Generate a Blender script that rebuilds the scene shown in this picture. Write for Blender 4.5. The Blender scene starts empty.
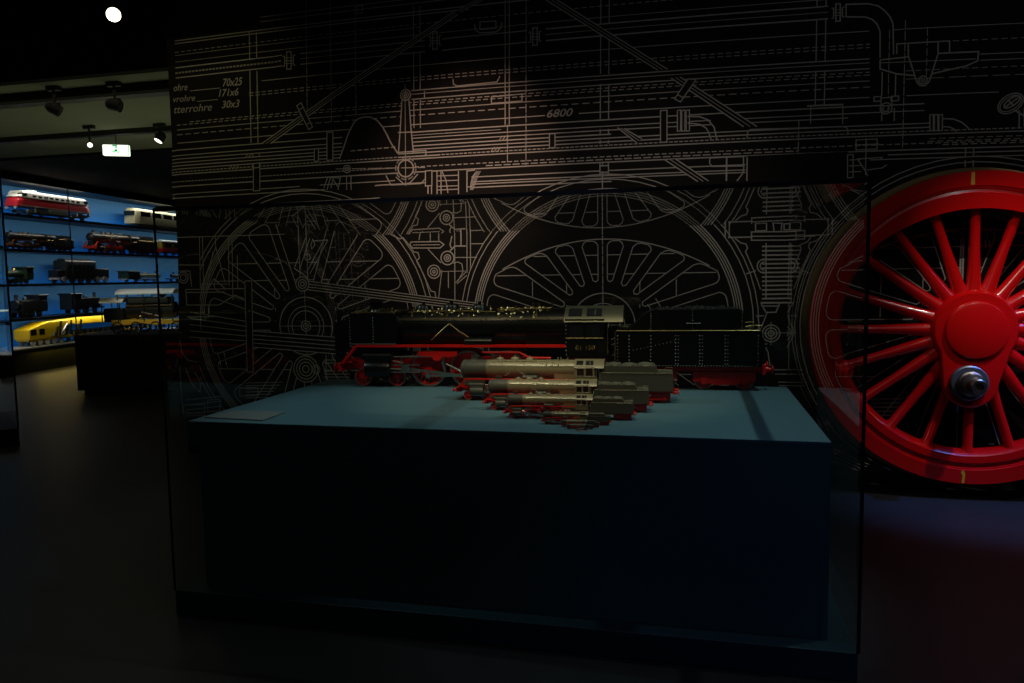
import bpy, math, random
from math import sin, cos, pi, sqrt, radians as RAD, atan2, hypot
from mathutils import Vector, Matrix
random.seed(7)
SC = bpy.context.scene
COL = SC.collection

# ------------------------------------------------------------------ camera
F_PX, YAW, PITCH, ROLL, EYE = 760.09, .2358, .0861, -.0162, 1.5
def basis():
    cy, sy = cos(YAW), sin(YAW)
    f = Vector((-sy*cos(PITCH), cy*cos(PITCH), -sin(PITCH)))
    r = Vector((cy, sy, 0)); u = r.cross(f)
    c, s = cos(ROLL), sin(ROLL)
    return c*r + s*u, -s*r + c*u, f
CR, CU, CF = basis()
cam_d = bpy.data.cameras.new('camera'); cam = bpy.data.objects.new('camera', cam_d); COL.objects.link(cam)
cam_d.sensor_width = 36; cam_d.sensor_fit = 'HORIZONTAL'; cam_d.lens = F_PX/1024*36; cam_d.clip_start = .02; cam_d.clip_end = 100
m3 = Matrix((CR, CU, -CF)).transposed()
cam.matrix_world = Matrix.Translation((0, 0, EYE)) @ m3.to_4x4()
SC.camera = cam
def ray(px, py): return CR*((px-512)/F_PX) + CU*((341.5-py)/F_PX) + CF
def hit(px, py, ax, val):
    d = ray(px, py); o = Vector((0, 0, EYE)); t = (val-o[ax])/d[ax]
    return o + d*t
# the lens of the photograph bends straight lines a little; this maps a straight height on the wall to its traced curve
K_, F2, Y2, P2, R2, W2 = -.0676, 759.97, .237, .0781, -.0154, 5.7038

# ------------------------------------------------------------------ mesh builder
class MB:
    def __init__(s): s.v = []; s.f = []; s.m = []
    def add(s, vs, fs, m=0):
        o = len(s.v); s.v += [tuple(v) for v in vs]
        for f in fs: s.f.append(tuple(i+o for i in f)); s.m.append(m)
    def box(s, c, d, m=0, rz=0, rx=0, ry=0):
        M = Matrix.Rotation(rz, 3, 'Z') @ Matrix.Rotation(ry, 3, 'Y') @ Matrix.Rotation(rx, 3, 'X')
        vs = [Vector(c) + M @ Vector((x*d[0]/2, y*d[1]/2, z*d[2]/2)) for x in (-1, 1) for y in (-1, 1) for z in (-1, 1)]
        s.add(vs, [(0,1,3,2),(4,6,7,5),(0,4,5,1),(2,3,7,6),(0,2,6,4),(1,5,7,3)], m)
    def b2(s, x0, x1, y0, y1, z0, z1, m=0):
        s.box(((x0+x1)/2, (y0+y1)/2, (z0+z1)/2), (abs(x1-x0), abs(y1-y0), abs(z1-z0)), m)
    def lathe(s, prof, org, axis, n=24, m=0, closed=False):
        a = Vector(axis).normalized(); t = Vector((0, 0, 1)) if abs(a.z) < .9 else Vector((1, 0, 0))
        e1 = a.cross(t).normalized(); e2 = a.cross(e1); o = Vector(org)
        vs = []; k = len(prof)
        for r, h in prof:
            for i in range(n):
                q = 2*pi*i/n; vs.append(o + a*h + (e1*cos(q) + e2*sin(q))*r)
        fs = []
        for j in range(k if closed else k-1):
            j2 = (j+1) % k
            for i in range(n):
                i2 = (i+1) % n
                fs.append((j*n+i, j*n+i2, j2*n+i2, j2*n+i))
        if not closed:
            if prof[0][0] > 1e-6: fs.append(tuple(range(n-1, -1, -1)))
            if prof[-1][0] > 1e-6: fs.append(tuple((k-1)*n+i for i in range(n)))
        s.add(vs, fs, m)
    def cyl(s, p0, p1, r0, r1=None, n=16, m=0):
        p0 = Vector(p0); p1 = Vector(p1); r1 = r0 if r1 is None else r1
        s.lathe([(r0, 0), (r1, (p1-p0).length)], p0, p1-p0, n, m)
    def tube(s, pts, r, n=8, m=0):
        pts = [Vector(p) for p in pts]; vs = []; fs = []
        up = Vector((.13, .31, .94)).normalized()
        for i, p in enumerate(pts):
            d = (pts[min(i+1, len(pts)-1)] - pts[max(i-1, 0)]).normalized()
            e1 = d.cross(up).normalized(); e2 = d.cross(e1)
            for k in range(n):
                q = 2*pi*k/n; vs.append(p + (e1*cos(q)+e2*sin(q))*r)
        for i in range(len(pts)-1):
            for k in range(n):
                k2 = (k+1) % n; fs.append((i*n+k, i*n+k2, (i+1)*n+k2, (i+1)*n+k))
        fs.append(tuple(range(n-1, -1, -1))); fs.append(tuple((len(pts)-1)*n+k for k in range(n)))
        s.add(vs, fs, m)
    def prism(s, poly, y0, y1, m=0, plane='xz'):
        n = len(poly)
        def P(a, b, c): return (a, c, b) if plane == 'xz' else ((c, a, b) if plane == 'yz' else (a, b, c))
        vs = [P(a, b, y0) for a, b in poly] + [P(a, b, y1) for a, b in poly]
        fs = [tuple(range(n)), tuple(range(2*n-1, n-1, -1))]
        for i in range(n): j = (i+1) % n; fs.append((i, i+n, j+n, j))
        s.add(vs, fs, m)
    def ball(s, c, r, m=0, n=10, sc=(1, 1, 1)):
        k = max(4, n//2)
        vs = []; fs = []; c = Vector(c)
        for j in range(k+1):
            t = pi*j/k
            for i in range(n):
                q = 2*pi*i/n
                vs.append(c + Vector((r*sin(t)*cos(q)*sc[0], r*sin(t)*sin(q)*sc[1], r*cos(t)*sc[2])))
        for j in range(k):
            for i in range(n):
                i2 = (i+1) % n; fs.append((j*n+i, (j+1)*n+i, (j+1)*n+i2, j*n+i2))
        s.add(vs, fs, m)
    def rivet(s, p, d, r, m=0):
        p = Vector(p); d = Vector(d).normalized(); t = Vector((0, 0, 1)) if abs(d.z) < .9 else Vector((1, 0, 0))
        e1 = d.cross(t).normalized()*r; e2 = d.cross(e1)
        vs = [p+e1, p+e2, p-e1, p-e2, p+d*r*.7]
        s.add(vs, [(0, 1, 4), (1, 2, 4), (2, 3, 4), (3, 0, 4)], m)
    def build(s, name, mats, parent=None, smooth=35, bevel=0):
        me = bpy.data.meshes.new(name); me.from_pydata(s.v, [], s.f)
        mats = mats if isinstance(mats, (list, tuple)) else [mats]
        for x in mats: me.materials.append(x)
        me.polygons.foreach_set('material_index', s.m)
        import bmesh
        bm = bmesh.new(); bm.from_mesh(me); bmesh.ops.remove_doubles(bm, verts=bm.verts, dist=1e-6)
        bmesh.ops.recalc_face_normals(bm, faces=bm.faces); bm.to_mesh(me); bm.free()
        if smooth:
            me.polygons.foreach_set('use_smooth', [True]*len(me.polygons)); me.set_sharp_from_angle(angle=RAD(smooth))
        o = bpy.data.objects.new(name, me); COL.objects.link(o)
        if parent is not None: o.parent = parent
        if bevel:
            b = o.modifiers.new('bevel', 'BEVEL'); b.width = bevel; b.segments = 2; b.limit_method = 'ANGLE'; b.angle_limit = RAD(40)
        return o

def tag(o, label=None, cat=None, group=None, kind=None):
    if label: o['label'] = label
    if cat: o['category'] = cat
    if group: o['group'] = group
    if kind: o['kind'] = kind
    return o
def thing(name, label, cat, loc=(0, 0, 0), rz=0, group=None, scale=1):
    o = bpy.data.objects.new(name, None); COL.objects.link(o); o.empty_display_size = .1
    o.location = loc; o.rotation_euler = (0, 0, rz); o.scale = (scale,)*3
    return tag(o, label, cat, group)
def copy_tree(o, keep=None, parent=None):
    c = o.copy(); COL.objects.link(c)
    if parent is not None: c.parent = parent
    for ch in list(o.children):
        if keep is None or ch.name.split('.')[0] in keep: copy_tree(ch, None, c)
    return c

# ------------------------------------------------------------------ materials
def mat(name, col, rough=.5, metal=0, spec=.5, emit=None, es=0, bump=0, bscale=60, var=0, coat=0):
    m = bpy.data.materials.new(name); m.use_nodes = True; nt = m.node_tree; b = nt.nodes['Principled BSDF']
    b.inputs['Base Color'].default_value = (*col, 1); b.inputs['Roughness'].default_value = rough
    b.inputs['Metallic'].default_value = metal; b.inputs['Specular IOR Level'].default_value = spec
    b.inputs['Coat Weight'].default_value = coat
    if emit: b.inputs['Emission Color'].default_value = (*emit, 1); b.inputs['Emission Strength'].default_value = es
    if bump or var:
        tc = nt.nodes.new('ShaderNodeTexCoord'); n = nt.nodes.new('ShaderNodeTexNoise')
        n.inputs['Scale'].default_value = bscale; n.inputs['Detail'].default_value = 4
        nt.links.new(tc.outputs['Object'], n.inputs['Vector'])
        if bump:
            bp = nt.nodes.new('ShaderNodeBump'); bp.inputs['Strength'].default_value = bump; bp.inputs['Distance'].default_value = .01
            nt.links.new(n.outputs['Fac'], bp.inputs['Height']); nt.links.new(bp.outputs['Normal'], b.inputs['Normal'])
        if var:
            mx = nt.nodes.new('ShaderNodeMix'); mx.data_type = 'RGBA'
            mx.inputs['A'].default_value = (*[c*(1-var) for c in col], 1); mx.inputs['B'].default_value = (*[min(1, c*(1+var)) for c in col], 1)
            nt.links.new(n.outputs['Fac'], mx.inputs['Factor']); nt.links.new(mx.outputs['Result'], b.inputs['Base Color'])
    return m
def glass_mat(name, tint=(.93, .97, .96)):
    m = bpy.data.materials.new(name); m.use_nodes = True; nt = m.node_tree; N = nt.nodes; L = nt.links
    N.remove(N['Principled BSDF']); out = N['Material Output']
    lw = N.new('ShaderNodeLayerWeight'); lw.inputs['Blend'].default_value = .5
    p = N.new('ShaderNodeMath'); p.operation = 'POWER'; p.inputs[1].default_value = 5; L.new(lw.outputs['Facing'], p.inputs[0])
    a = N.new('ShaderNodeMath'); a.operation = 'MULTIPLY_ADD'; a.inputs[1].default_value = .90; a.inputs[2].default_value = .05; L.new(p.outputs[0], a.inputs[0])
    g = N.new('ShaderNodeNewGeometry')
    iv = N.new('ShaderNodeMath'); iv.operation = 'SUBTRACT'; iv.inputs[0].default_value = 1; L.new(g.outputs['Backfacing'], iv.inputs[1])
    mu = N.new('ShaderNodeMath'); mu.operation = 'MULTIPLY'; L.new(a.outputs[0], mu.inputs[0]); L.new(iv.outputs[0], mu.inputs[1])
    t = N.new('ShaderNodeBsdfTransparent'); t.inputs['Color'].default_value = (*[sqrt(c) for c in tint], 1)
    gl = N.new('ShaderNodeBsdfGlossy'); gl.inputs['Roughness'].default_value = 0.0; gl.inputs['Color'].default_value = (1, 1, 1, 1)
    mx = N.new('ShaderNodeMixShader'); L.new(mu.outputs[0], mx.inputs['Fac']); L.new(t.outputs[0], mx.inputs[1]); L.new(gl.outputs[0], mx.inputs[2])
    L.new(mx.outputs[0], out.inputs['Surface'])
    return m
M = {}
M['wallblack'] = mat('mural_black', (.011, .010, .010), .8, spec=.12)
M['ink'] = mat('mural_ink', (.42, .40, .38), .8, spec=.12)
M['floor'] = mat('dark_floor', (.020, .0195, .021), .42, spec=.28, bump=.05, bscale=9, var=.25)
M['ceil'] = mat('black_ceiling', (.008, .008, .008), .9, spec=.1)
M['ceilgrey'] = mat('grey_green_ceiling', (.17, .18, .13), .9, spec=.1, var=.12, bscale=1.5)
M['blackpaint'] = mat('black_paint', (.006, .007, .008), .6, spec=.25)
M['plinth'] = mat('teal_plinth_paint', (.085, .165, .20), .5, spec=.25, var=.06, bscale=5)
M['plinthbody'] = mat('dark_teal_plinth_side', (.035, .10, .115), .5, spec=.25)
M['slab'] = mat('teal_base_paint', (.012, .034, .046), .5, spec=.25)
M['glass'] = glass_mat('clear_glass')
M['seal'] = mat('black_edge_seal', (.004, .006, .008), .4, spec=.3)
M['edge'] = mat('dark_glass_edge', (.004, .010, .03), .3, spec=.4)
M['trim'] = mat('edge_trim', (.03, .03, .028), .6, spec=.2)
M['plate'] = mat('label_plate_grey', (.17, .18, .18), .6, spec=.25)
M['platetext'] = mat('label_plate_print', (.26, .26, .25), .7)
M['red'] = mat('red_enamel', (.55, .003, .004), .22, spec=.5, coat=.4, bump=.02, bscale=8)
M['steel'] = mat('worn_tyre_steel', (.42, .30, .15), .40, metal=.6, var=.2, bscale=10)
M['pinsteel'] = mat('crank_pin_steel', (.30, .27, .22), .35, metal=1, var=.3, bscale=25)
M['pinface'] = mat('crank_pin_grey_collar', (.13, .14, .15), .4, metal=.6)
M['yellowmark'] = mat('yellow_paint_mark', (.62, .36, .02), .5)
M['lblack'] = mat('gloss_black_enamel', (.004, .004, .0035), .30, spec=.35)
M['lgrey'] = mat('matt_photo_grey', (.215, .175, .095), .38, spec=.7)
M['ldark'] = mat('dark_smokebox_grey', (.075, .070, .054), .5, spec=.4)
M['lred'] = mat('model_red', (.66, .010, .006), .32, spec=.5)
M['tyre'] = mat('model_tyre_steel', (.28, .27, .24), .4, metal=.8)
M['rod'] = mat('rod_steel', (.55, .52, .45), .28, metal=1)
M['rivet'] = mat('painted_rivet_glints', (.22, .21, .17), .4, metal=.5)  # paler than the black plates: glints painted into the rivet colour
M['brass'] = mat('brass_fittings', (.75, .55, .22), .25, metal=1)
M['roof'] = mat('polished_cab_roof', (.24, .22, .14), .36, metal=.8)
M['ventblack'] = mat('open_roof_vent', (.006, .006, .006), .7, spec=.2)
M['coal'] = mat('coal', (.10, .088, .062), .6, spec=.4, bump=.5, bscale=2)
M['coalblack'] = mat('black_coal', (.008, .008, .008), .5, spec=.4, bump=.5, bscale=2)
M['pane'] = mat('dark_window', (.01, .012, .014), .12, spec=.6)
M['blue'] = mat('blue_display_back', (.05, .19, .37), .6, spec=.15)
M['shelf'] = mat('dark_shelf_edge', (.006, .009, .013), .5, spec=.3)
M['dwhite'] = mat('cream_white_paint', (.72, .70, .62), .4)
M['dred'] = mat('railway_red_paint', (.55, .02, .03), .35)
M['cream'] = mat('cream_paint', (.62, .58, .36), .4)
M['dgreen'] = mat('dark_green_paint', (.03, .06, .025), .4)
M['dyellow'] = mat('crane_yellow_paint', (.75, .48, .005), .4)
M['dgold'] = mat('coach_yellow_paint', (.60, .38, .03), .4)
M['dgrey'] = mat('undercarriage_grey', (.48, .46, .43), .5)
M['blackmodel'] = mat('black_model_paint', (.012, .014, .013), .35)
M['roofwhite'] = mat('pale_roof', (.62, .68, .72), .4)
M['railmetal'] = mat('rail_steel', (.5, .46, .38), .35, metal=.8)
M['lamp'] = mat('lamp_face', (1, 1, 1), .3, emit=(1, .88, .62), es=9)
M['lampdim'] = mat('small_lamp_face', (1, 1, 1), .3, emit=(1, .9, .78), es=2.2)
M['fixture'] = mat('lamp_housing', (.015, .015, .014), .5)
M['fixgrey'] = mat('pale_lamp_rim', (.55, .5, .5), .3, metal=.5)
M['exit'] = mat('exit_sign_face', (.9, .95, .9), .3, emit=(.95, 1, .84), es=1.6)
M['exitgreen'] = mat('exit_sign_green', (0, .35, .1), .3, emit=(.0, .35, .08), es=1.0)

# ------------------------------------------------------------------ room shell
WY = 5.71
KW = WY/5.62
def U(px, py):
    p = hit(px, py, 1, WY); return (p.x, p.z)
def struct(b, name, m, **k): return tag(b.build(name, m, **k), kind='structure')
b = MB(); b.b2(-16, 7, -2.5, 19, -.06, 0); struct(b, 'floor', M['floor'])
b = MB(); b.prism([(-4.235*KW, 0), (6.5, 0), (6.5, 4.3), (-3.41*KW, 4.3), (-3.41*KW, 3.545), (-4.235*KW, 3.52)], WY, WY+.18)
wall = struct(b, 'wall_back', M['wallblack'])
b = MB(); b.b2(-3.4, 6.4, WY-.008, WY, 0, .085); struct(b, 'baseboard_back', M['blackpaint'])
b = MB(); b.b2(-16, 7, -2.5, 5.9, 4.3, 4.4); struct(b, 'ceiling', M['ceil'])

# ------------------------------------------------------------------ the mural (white line drawing printed on the black wall)
LW = .78
class Draw:
    def __init__(s): s.b = MB(); s.kk = 1
    def t(s, p): return (p[0]*s.kk, (p[1]-EYE)*s.kk+EYE)     # drawing given on the nearer tracing plane
    def y(s, lay): return WY - .0006 - .0005*lay
    def seg(s, a, c, w, lay=1, m=0):
        a = s.t(a); c = s.t(c)
        dx, dz = c[0]-a[0], c[1]-a[1]; L = hypot(dx, dz)
        if L < 1e-5: return
        nx, nz = -dz/L*w/2, dx/L*w/2; ex, ez = dx/L*w*.3, dz/L*w*.3; y = s.y(lay)
        s.b.add([(a[0]+nx-ex, y, a[1]+nz-ez), (c[0]+nx+ex, y, c[1]+nz+ez), (c[0]-nx+ex, y, c[1]-nz+ez), (a[0]-nx-ex, y, a[1]-nz-ez)], [(0, 1, 2, 3)], m)
    def line(s, pts, w=.0085, lay=1, dash=None, closed=False):
        pts = list(pts)
        if closed: pts.append(pts[0])
        s.k = (getattr(s, 'k', 0)+1) % 24; lay += s.k*.016; w *= LW
        if not dash:
            s.strip(pts, w, lay, closed); return
        on, off = dash; pos = 0
        for a, c in zip(pts, pts[1:]):
            L = hypot(c[0]-a[0], c[1]-a[1]); t = 0
            while t < L:
                ph = pos % (on+off)
                st = min((on-ph) if ph < on else (on+off-ph), L-t) + 1e-6
                if ph < on:
                    s.seg((a[0]+(c[0]-a[0])*t/L, a[1]+(c[1]-a[1])*t/L), (a[0]+(c[0]-a[0])*min(1, (t+st)/L), a[1]+(c[1]-a[1])*min(1, (t+st)/L)), w, lay)
                t += st; pos += st
    def strip(s, pts, w, lay, closed):
        pts = [s.t(p) for p in pts]; q = [pts[0]]
        for p in pts[1:]:
            if hypot(p[0]-q[-1][0], p[1]-q[-1][1]) > 1e-4: q.append(p)
        if len(q) < 2: return
        n = len(q); vs = []; y = s.y(lay)
        for i in range(n):
            a = q[i-1] if i else (q[-2] if closed else None); c = q[i+1] if i < n-1 else (q[1] if closed else None)
            d = []
            for u, v in ((a, q[i]), (q[i], c)):
                if u is None or v is None: continue
                L = hypot(v[0]-u[0], v[1]-u[1]); d.append(((v[0]-u[0])/L, (v[1]-u[1])/L))
            nx, nz = sum(-e[1] for e in d), sum(e[0] for e in d); L = hypot(nx, nz)
            if L < .3: nx, nz, k = -d[0][1], d[0][0], 1
            else:
                nx /= L; nz /= L; k = min(1.8, 1/max(.3, nx*-d[0][1]+nz*d[0][0]))
            vs += [(q[i][0]+nx*w/2*k, y, q[i][1]+nz*w/2*k), (q[i][0]-nx*w/2*k, y, q[i][1]-nz*w/2*k)]
        s.b.add(vs, [(2*i, 2*i+2, 2*i+3, 2*i+1) for i in range(n-1)], 0)
    def fill(s, pts, lay=0):
        s.kf = (getattr(s, 'kf', 0)+1) % 20; y = s.y(lay+s.kf*.006); s.b.add([(x, y, z) for x, z in [s.t(p) for p in pts]], [tuple(range(len(pts)))], 1)
    def P(s, pxs, w=.0085, lay=1, dash=None, closed=False): s.line([U(*p) for p in pxs], w, lay, dash, closed)
    def F(s, pxs, lay=0): s.fill([U(*p) for p in pxs], lay)
    def circ(s, c, r, w=.0085, lay=1, a0=0, a1=360, dash=None, n=56, fill=False):
        k = max(6, int(n*abs(a1-a0)/360)+1)
        pts = [(c[0]+r*cos(RAD(a0+(a1-a0)*i/k)), c[1]+r*sin(RAD(a0+(a1-a0)*i/k))) for i in range(k+1)]
        if fill: s.fill(pts[:-1], lay-.5)
        s.line(pts, w, lay, dash)
    def C(s, px, py, rpx, w=.0085, lay=1, **k):
        c = U(px, py); r = rpx/137.; s.circ(c, r, w, lay, **k)
    def H(s, m, x0=172, x1=1060, w=.0085, dash=None, lay=1):
        # one straight drawn line, its height taken at picture column 512
        cy, sy = cos(Y2), sin(Y2)
        f = Vector((-sy*cos(P2), cy*cos(P2), -sin(P2))); r = Vector((cy, sy, 0)); u = r.cross(f)
        c, q = cos(R2), sin(R2); r, u = c*r+q*u, -q*r+c*u
        def pj(X, Z):
            v = Vector((X, W2, Z-EYE)); d = v.dot(f); a, e = v.dot(r)/d, v.dot(u)/d; k = 1+K_*(a*a+e*e)
            return 512+F2*a*k, 341.5-F2*e*k
        X5 = -1.37
        lo, hi = -1., 6.
        for _ in range(40):
            md = (lo+hi)/2
            if pj(X5, md)[1] > m: lo = md
            else: hi = md
        Z = lo; pts = []
        X = -6.
        while X < 5.2:
            p = pj(X, Z)
            if x0-6 <= p[0] <= x1+6: pts.append((min(max(p[0], x0), x1), p[1]))
            X += .12
        if len(pts) > 1: s.P(pts, w, lay, dash)

D = Draw(); DS = (.035, .022)
BOLD = .012
# horizontal tubes, plates and rods of the boiler
for m, x0, x1, w, d in [
    (-12, 256, 470, .0085, None), (-7, 256, 450, .0085, None), (2, 172, 530, .011, None), (5.2, 172, 470, .011, None), (15, 175, 1060, .007, DS), (18.5, 175, 420, .006, None), (26, 175, 1060, .006, None),
    (32.5, 172, 282, .010, None), (32.5, 295, 427, .010, None), (32.5, 442, 527, .010, None), (32.5, 543, 828, .012, None),
    (44, 172, 282, .010, None), (44, 295, 427, .010, None), (44, 442, 527, .010, None), (44, 543, 828, .012, None),
    (38, 175, 282, .006, (.02, .012)), (39, 175, 282, .006, (.02, .012)), (38, 300, 427, .006, None), (38, 543, 828, .006, None),
    (57.5, 258, 880, .0075, None), (57.5, 893, 1060, .0065, None), (69.5, 246, 880, .008, DS), (72.5, 246, 880, .008, DS), (70.5, 895, 1060, .006, DS),
    (82.8, 409, 875, .010, None), (86.5, 409, 878, .007, None), (91.8, 409, 878, .010, None), (83.5, 979, 1060, .008, None), (89, 979, 1060, .007, None),
    (95, 190, 870, .008, DS), (97.6, 172, 870, .008, DS), (103, 172, 345, .008, None), (103, 345, 875, .008, None), (108.5, 172, 870, .0085, (.05, .03)), (95.5, 895, 1060, .006, DS), (103, 895, 1060, .006, (.1, .03)),
    (118, 172, 545, .0085, None), (118, 575, 870, .0085, None), (118, 895, 1000, .007, None),
    (125.8, 172, 346, .010, None), (125.8, 412, 930, .011, None), (129, 412, 506, .006, None), (132, 172, 346, .009, None), (132, 412, 716, .0085, None), (132, 745, 930, .0085, None),
    (136, 172, 345, .009, None), (136, 413, 716, .009, None), (136, 748, 848, .009, None), (140, 172, 344, .009, None), (140, 413, 620, .011, None), (143.6, 172, 343, .010, None), (143.6, 413, 940, .010, None),
    (147.3, 172, 343, .010, None), (147.3, 398, 940, .011, None), (150.6, 172, 1060, .010, (.022, .014)), (153.4, 172, 1060, .011, None),
    (161.6, 172, 398, .009, (.02, .012)), (161.6, 415, 1060, .009, (.03, .02)), (164.4, 480, 800, .010, (.05, .02)), (167, 172, 1060, .011, None),
    (175.4, 172, 300, .008, None), (174.8, 320, 395, .009, None), (175.2, 470, 747, .010, None), (180.2, 172, 325, .010, None), (178.5, 375, 428, .012, None), (180, 470, 747, .010, None), (182.4, 470, 747, .010, None), (185.8, 470, 620, .011, None),
    (192, 172, 380, .008, None), (157.5, 930, 1060, .007, DS), (160, 928, 1060, .008, DS), (163.4, 935, 1060, .009, DS), (171, 880, 1060, .010, None), (175, 866, 1060, .009, None)]:
    D.H(m, x0, x1, w, d)
# flange couplings
for x, y in ((289, 60), (435, 40), (535, 36), (838, 12)):
    D.P([(x-6.5, y-3.5), (x-4.5, y-4), (x-4.5, y+6), (x-6.5, y+6.5)], .009); D.P([(x-2.2, y-8), (x+2.2, y-8.4), (x+2.2, y+9), (x-2.2, y+9.4)], .011, closed=True)
    D.P([(x+6.5, y-5), (x+4.5, y-4.5), (x+4.5, y+5), (x+6.5, y+5)], .009); D.P([(x-4.5, y+1), (x+4.5, y+.6)]); D.P([(x-4.5, y-2), (x+4.5, y-2.4)], .006); D.P([(x-4.5, y+3.6), (x+4.5, y+3.2)], .006)
# uprights
VL = lambda x, y0, y1, w=.008, d=None, lay=1: D.P([(x+(170-y0)*(512-x)*.00006*-1, y0), (x+(170-y1)*(512-x)*.00006*-1, y1)], w, lay, d)
for x in (251.5, 258.5):
    VL(x, 32, 59, .010); VL(x, 71, 143, .010)
for x, a, e in ((308, -5, 123), (332, -5, 123), (356.6, -5, 117)): VL(x, a, e, .007, (.05, .012))
for x in (414.3, 420.7): VL(x, 6, 39, .009); VL(x, 53, 90, .009); VL(x, 100, 128, .009)
for x in (505.2, 509.3): VL(x, -5, 125, .009)
VL(526, -5, 165, .007, (.06, .012)); VL(507.5, 125, 162, .007, (.06, .012))
for x in (600, 608.3): VL(x, -5, 23, .009); VL(x, 36, 74, .009); VL(x, 84, 119, .009); VL(x, 129, 134, .009); VL(x, 140, 144, .009); VL(x, 163, 176, .009)
VL(602.6, 162, 190, .008)
for x in (814, 823): VL(x, -5, 6, .009); VL(x, 19, 61, .009); VL(x, 71, 105, .009)
VL(798, 121, 181, .008, (.06, .012)); VL(902, 20, 148, .007, (.06, .012))
D.P([(807, 106), (843, 104.5)], .014); VL(809.7, 106, 124); VL(841.7, 105, 124)
D.P([(747, 138), (748, 131), (751, 129.5), (843, 126.5), (847, 128), (848, 133)], .009)
# steam dome hump and lever
hump = [(339.5, 159), (344, 147), (348, 134.6), (354, 122.5), (358, 119), (363, 117.2), (370, 117), (377, 120.3), (382, 126), (386, 132.8), (391, 143), (398, 153.5)]
D.F(hump, 1.5); D.P(hump, .013, 2); D.P([(351, 151), (396, 147)], .010, 2, DS)
D.C(405.6, 95, 5.6, .012, 2, fill=True); D.C(405.6, 95, 3.2, .010, 2); D.C(405.6, 95, 1.2, .010, 2)
D.F([(402, 100), (409, 100), (413.5, 152), (398.5, 153)], 1.4); D.P([(402, 100), (400.4, 128), (398.5, 153)], .011, 2); D.P([(409, 100), (411, 128), (413.5, 153)], .011, 2)
VL(405.6, 84, 186, .007, None, 2); D.P([(413, 132), (398, 132.6)], .010, 2); D.P([(397, 152.5), (426, 150.5), (426, 156)], .011, 2); D.P([(398, 157.5), (440, 155)], .011, 2)
D.C(405.8, 168.5, 8.8, .014, 2, fill=True); D.C(405.8, 168.5, 11.6, .011, 2, dash=(.04, .02)); D.P([(336, 169), (425, 167.5)], .008, 2, (.12, .02))
D.P([(386, 175.5), (391, 185), (421, 183.5), (428, 176)], .011, 2); D.P([(396, 177), (404, 184), (410, 183), (418, 174)], .011, 2)
D.C(347, 169, 4, .010, 2, fill=True); D.C(347, 169, 1.8, .010, 2)
D.P([(327, 190), (330.5, 177.5), (340.5, 178), (338, 190)], .009); D.P([(331, 188), (333, 179), (338, 187)], .009); D.P([(324, 188), (327.5, 178)], .009)
for x in (346.5, 351): VL(x, 176, 190, .009)
# long braces
def rod3(a, c, w=.010):
    for (p, q) in ((a[0], c[0]), (a[1], c[1])): D.P([p, q], w, 2)
    D.P([((a[0][0]+a[1][0])/2, (a[0][1]+a[1][1])/2), ((c[0][0]+c[1][0])/2, (c[0][1]+c[1][1])/2)], .006, 2)
    D.F([a[0], c[0], c[1], a[1]], 1.6)
rod3(((262, 143.6), (270.5, 143.6)), ((335, 91.4), (335, 96.7))); rod3(((335, 91.4), (335, 96.7)), ((454.5, 11.4), (458, 14.4)))
rod3(((457, 10.5), (460, 12.5)), ((484, -4), (490, -4)), .007)
D.P([(296.8, 105.8), (301.2, 102.8), (312.6, 127), (308.8, 129.6)], .010, 3, closed=True); D.P([(299, 110), (303, 107.5)], .009, 3); D.P([(306, 125), (310, 122.5)], .009, 3); D.F([(296.8, 105.8), (301.2, 102.8), (312.6, 127), (308.8, 129.6)], 2.6)
rod3(((546, 0), (557, 0)), ((658, 70.3), (667.6, 69.4))); rod3(((671, 78), (680, 77)), ((743.6, 126.7), (757, 126.7)))
cl = [(688, 79), (696, 79.5), (680.5, 102), (674.6, 99)]; D.F(cl, 2.6); D.P(cl, .010, 3, closed=True); D.P([(678, 95), (684, 98)], .009, 3)
rod3(((617.5, 127.6), (624, 128.4)), ((637, 143), (642, 139))); rod3(((665, 160), (675.5, 159)), ((697.8, 181.5), (708.5, 181)))
# brackets and small parts along the pipes
D.P([(474.5, 24), (475.5, 30), (480, 33), (496, 32), (501, 28), (502, 22)], .012); D.P([(480, 22), (496, 21), (496, 28.5), (480, 29.5)], .010, closed=True)
D.P([(453, 79), (453.5, 84), (457, 86), (497, 82), (500, 76)], .010)
D.P([(357, 6), (362.5, 5.5), (362.5, 13), (357, 13.5)], .009, closed=True)
D.P([(491.5, 97), (522, 94), (522, 101), (491.5, 103.5)], .010, closed=True); D.P([(424.5, 91), (424.5, 98)], .010)
for x0, x1, y0, y1 in ((258, 264.5, 132.5, 168.5), ): pass
rect = lambda x0, x1, y0, y1, w=.010, lay=3, fill=True: ((D.F([(x0, y0), (x1, y0-.5), (x1, y1-.5), (x0, y1)], lay-.4) if fill else None), D.P([(x0, y0), (x1, y0-.5), (x1, y1-.5), (x0, y1)], w, lay, closed=True))
rect(327, 333, 132.5, 160.5); rect(314.5, 318.5, 149, 161.5); rect(253, 259.5, 153.5, 157, .009); rect(253.5, 260, 163.5, 191, .009); rect(253, 259.5, 163.5, 168, .009)
rect(549.5, 555, 134, 148); rect(600, 608.5, 166, 172.5); rect(660.5, 667, 110.7, 142.5)
for x in (679, 683.3, 687.8): rect(x-1.6, x+1.6, 110.5, 131.3, .009)
D.P([(687.5, 116.5), (700, 116.8), (708, 120), (714, 127), (717, 140)], .011, 3); D.P([(687.5, 123), (700, 124.5), (706, 128), (709, 133), (711, 140)], .010, 3)
for x in (428, 431.5): VL(x, 176, 194, .012, lay=2)
for x, y in ((245, 155.5), (229, 167), (499, 138), (491, 149)): [D.P([(x+k*3.2, y+2.5), (x+k*3.2+3.5, y-2)], .008, 2) for k in range(3)]
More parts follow.
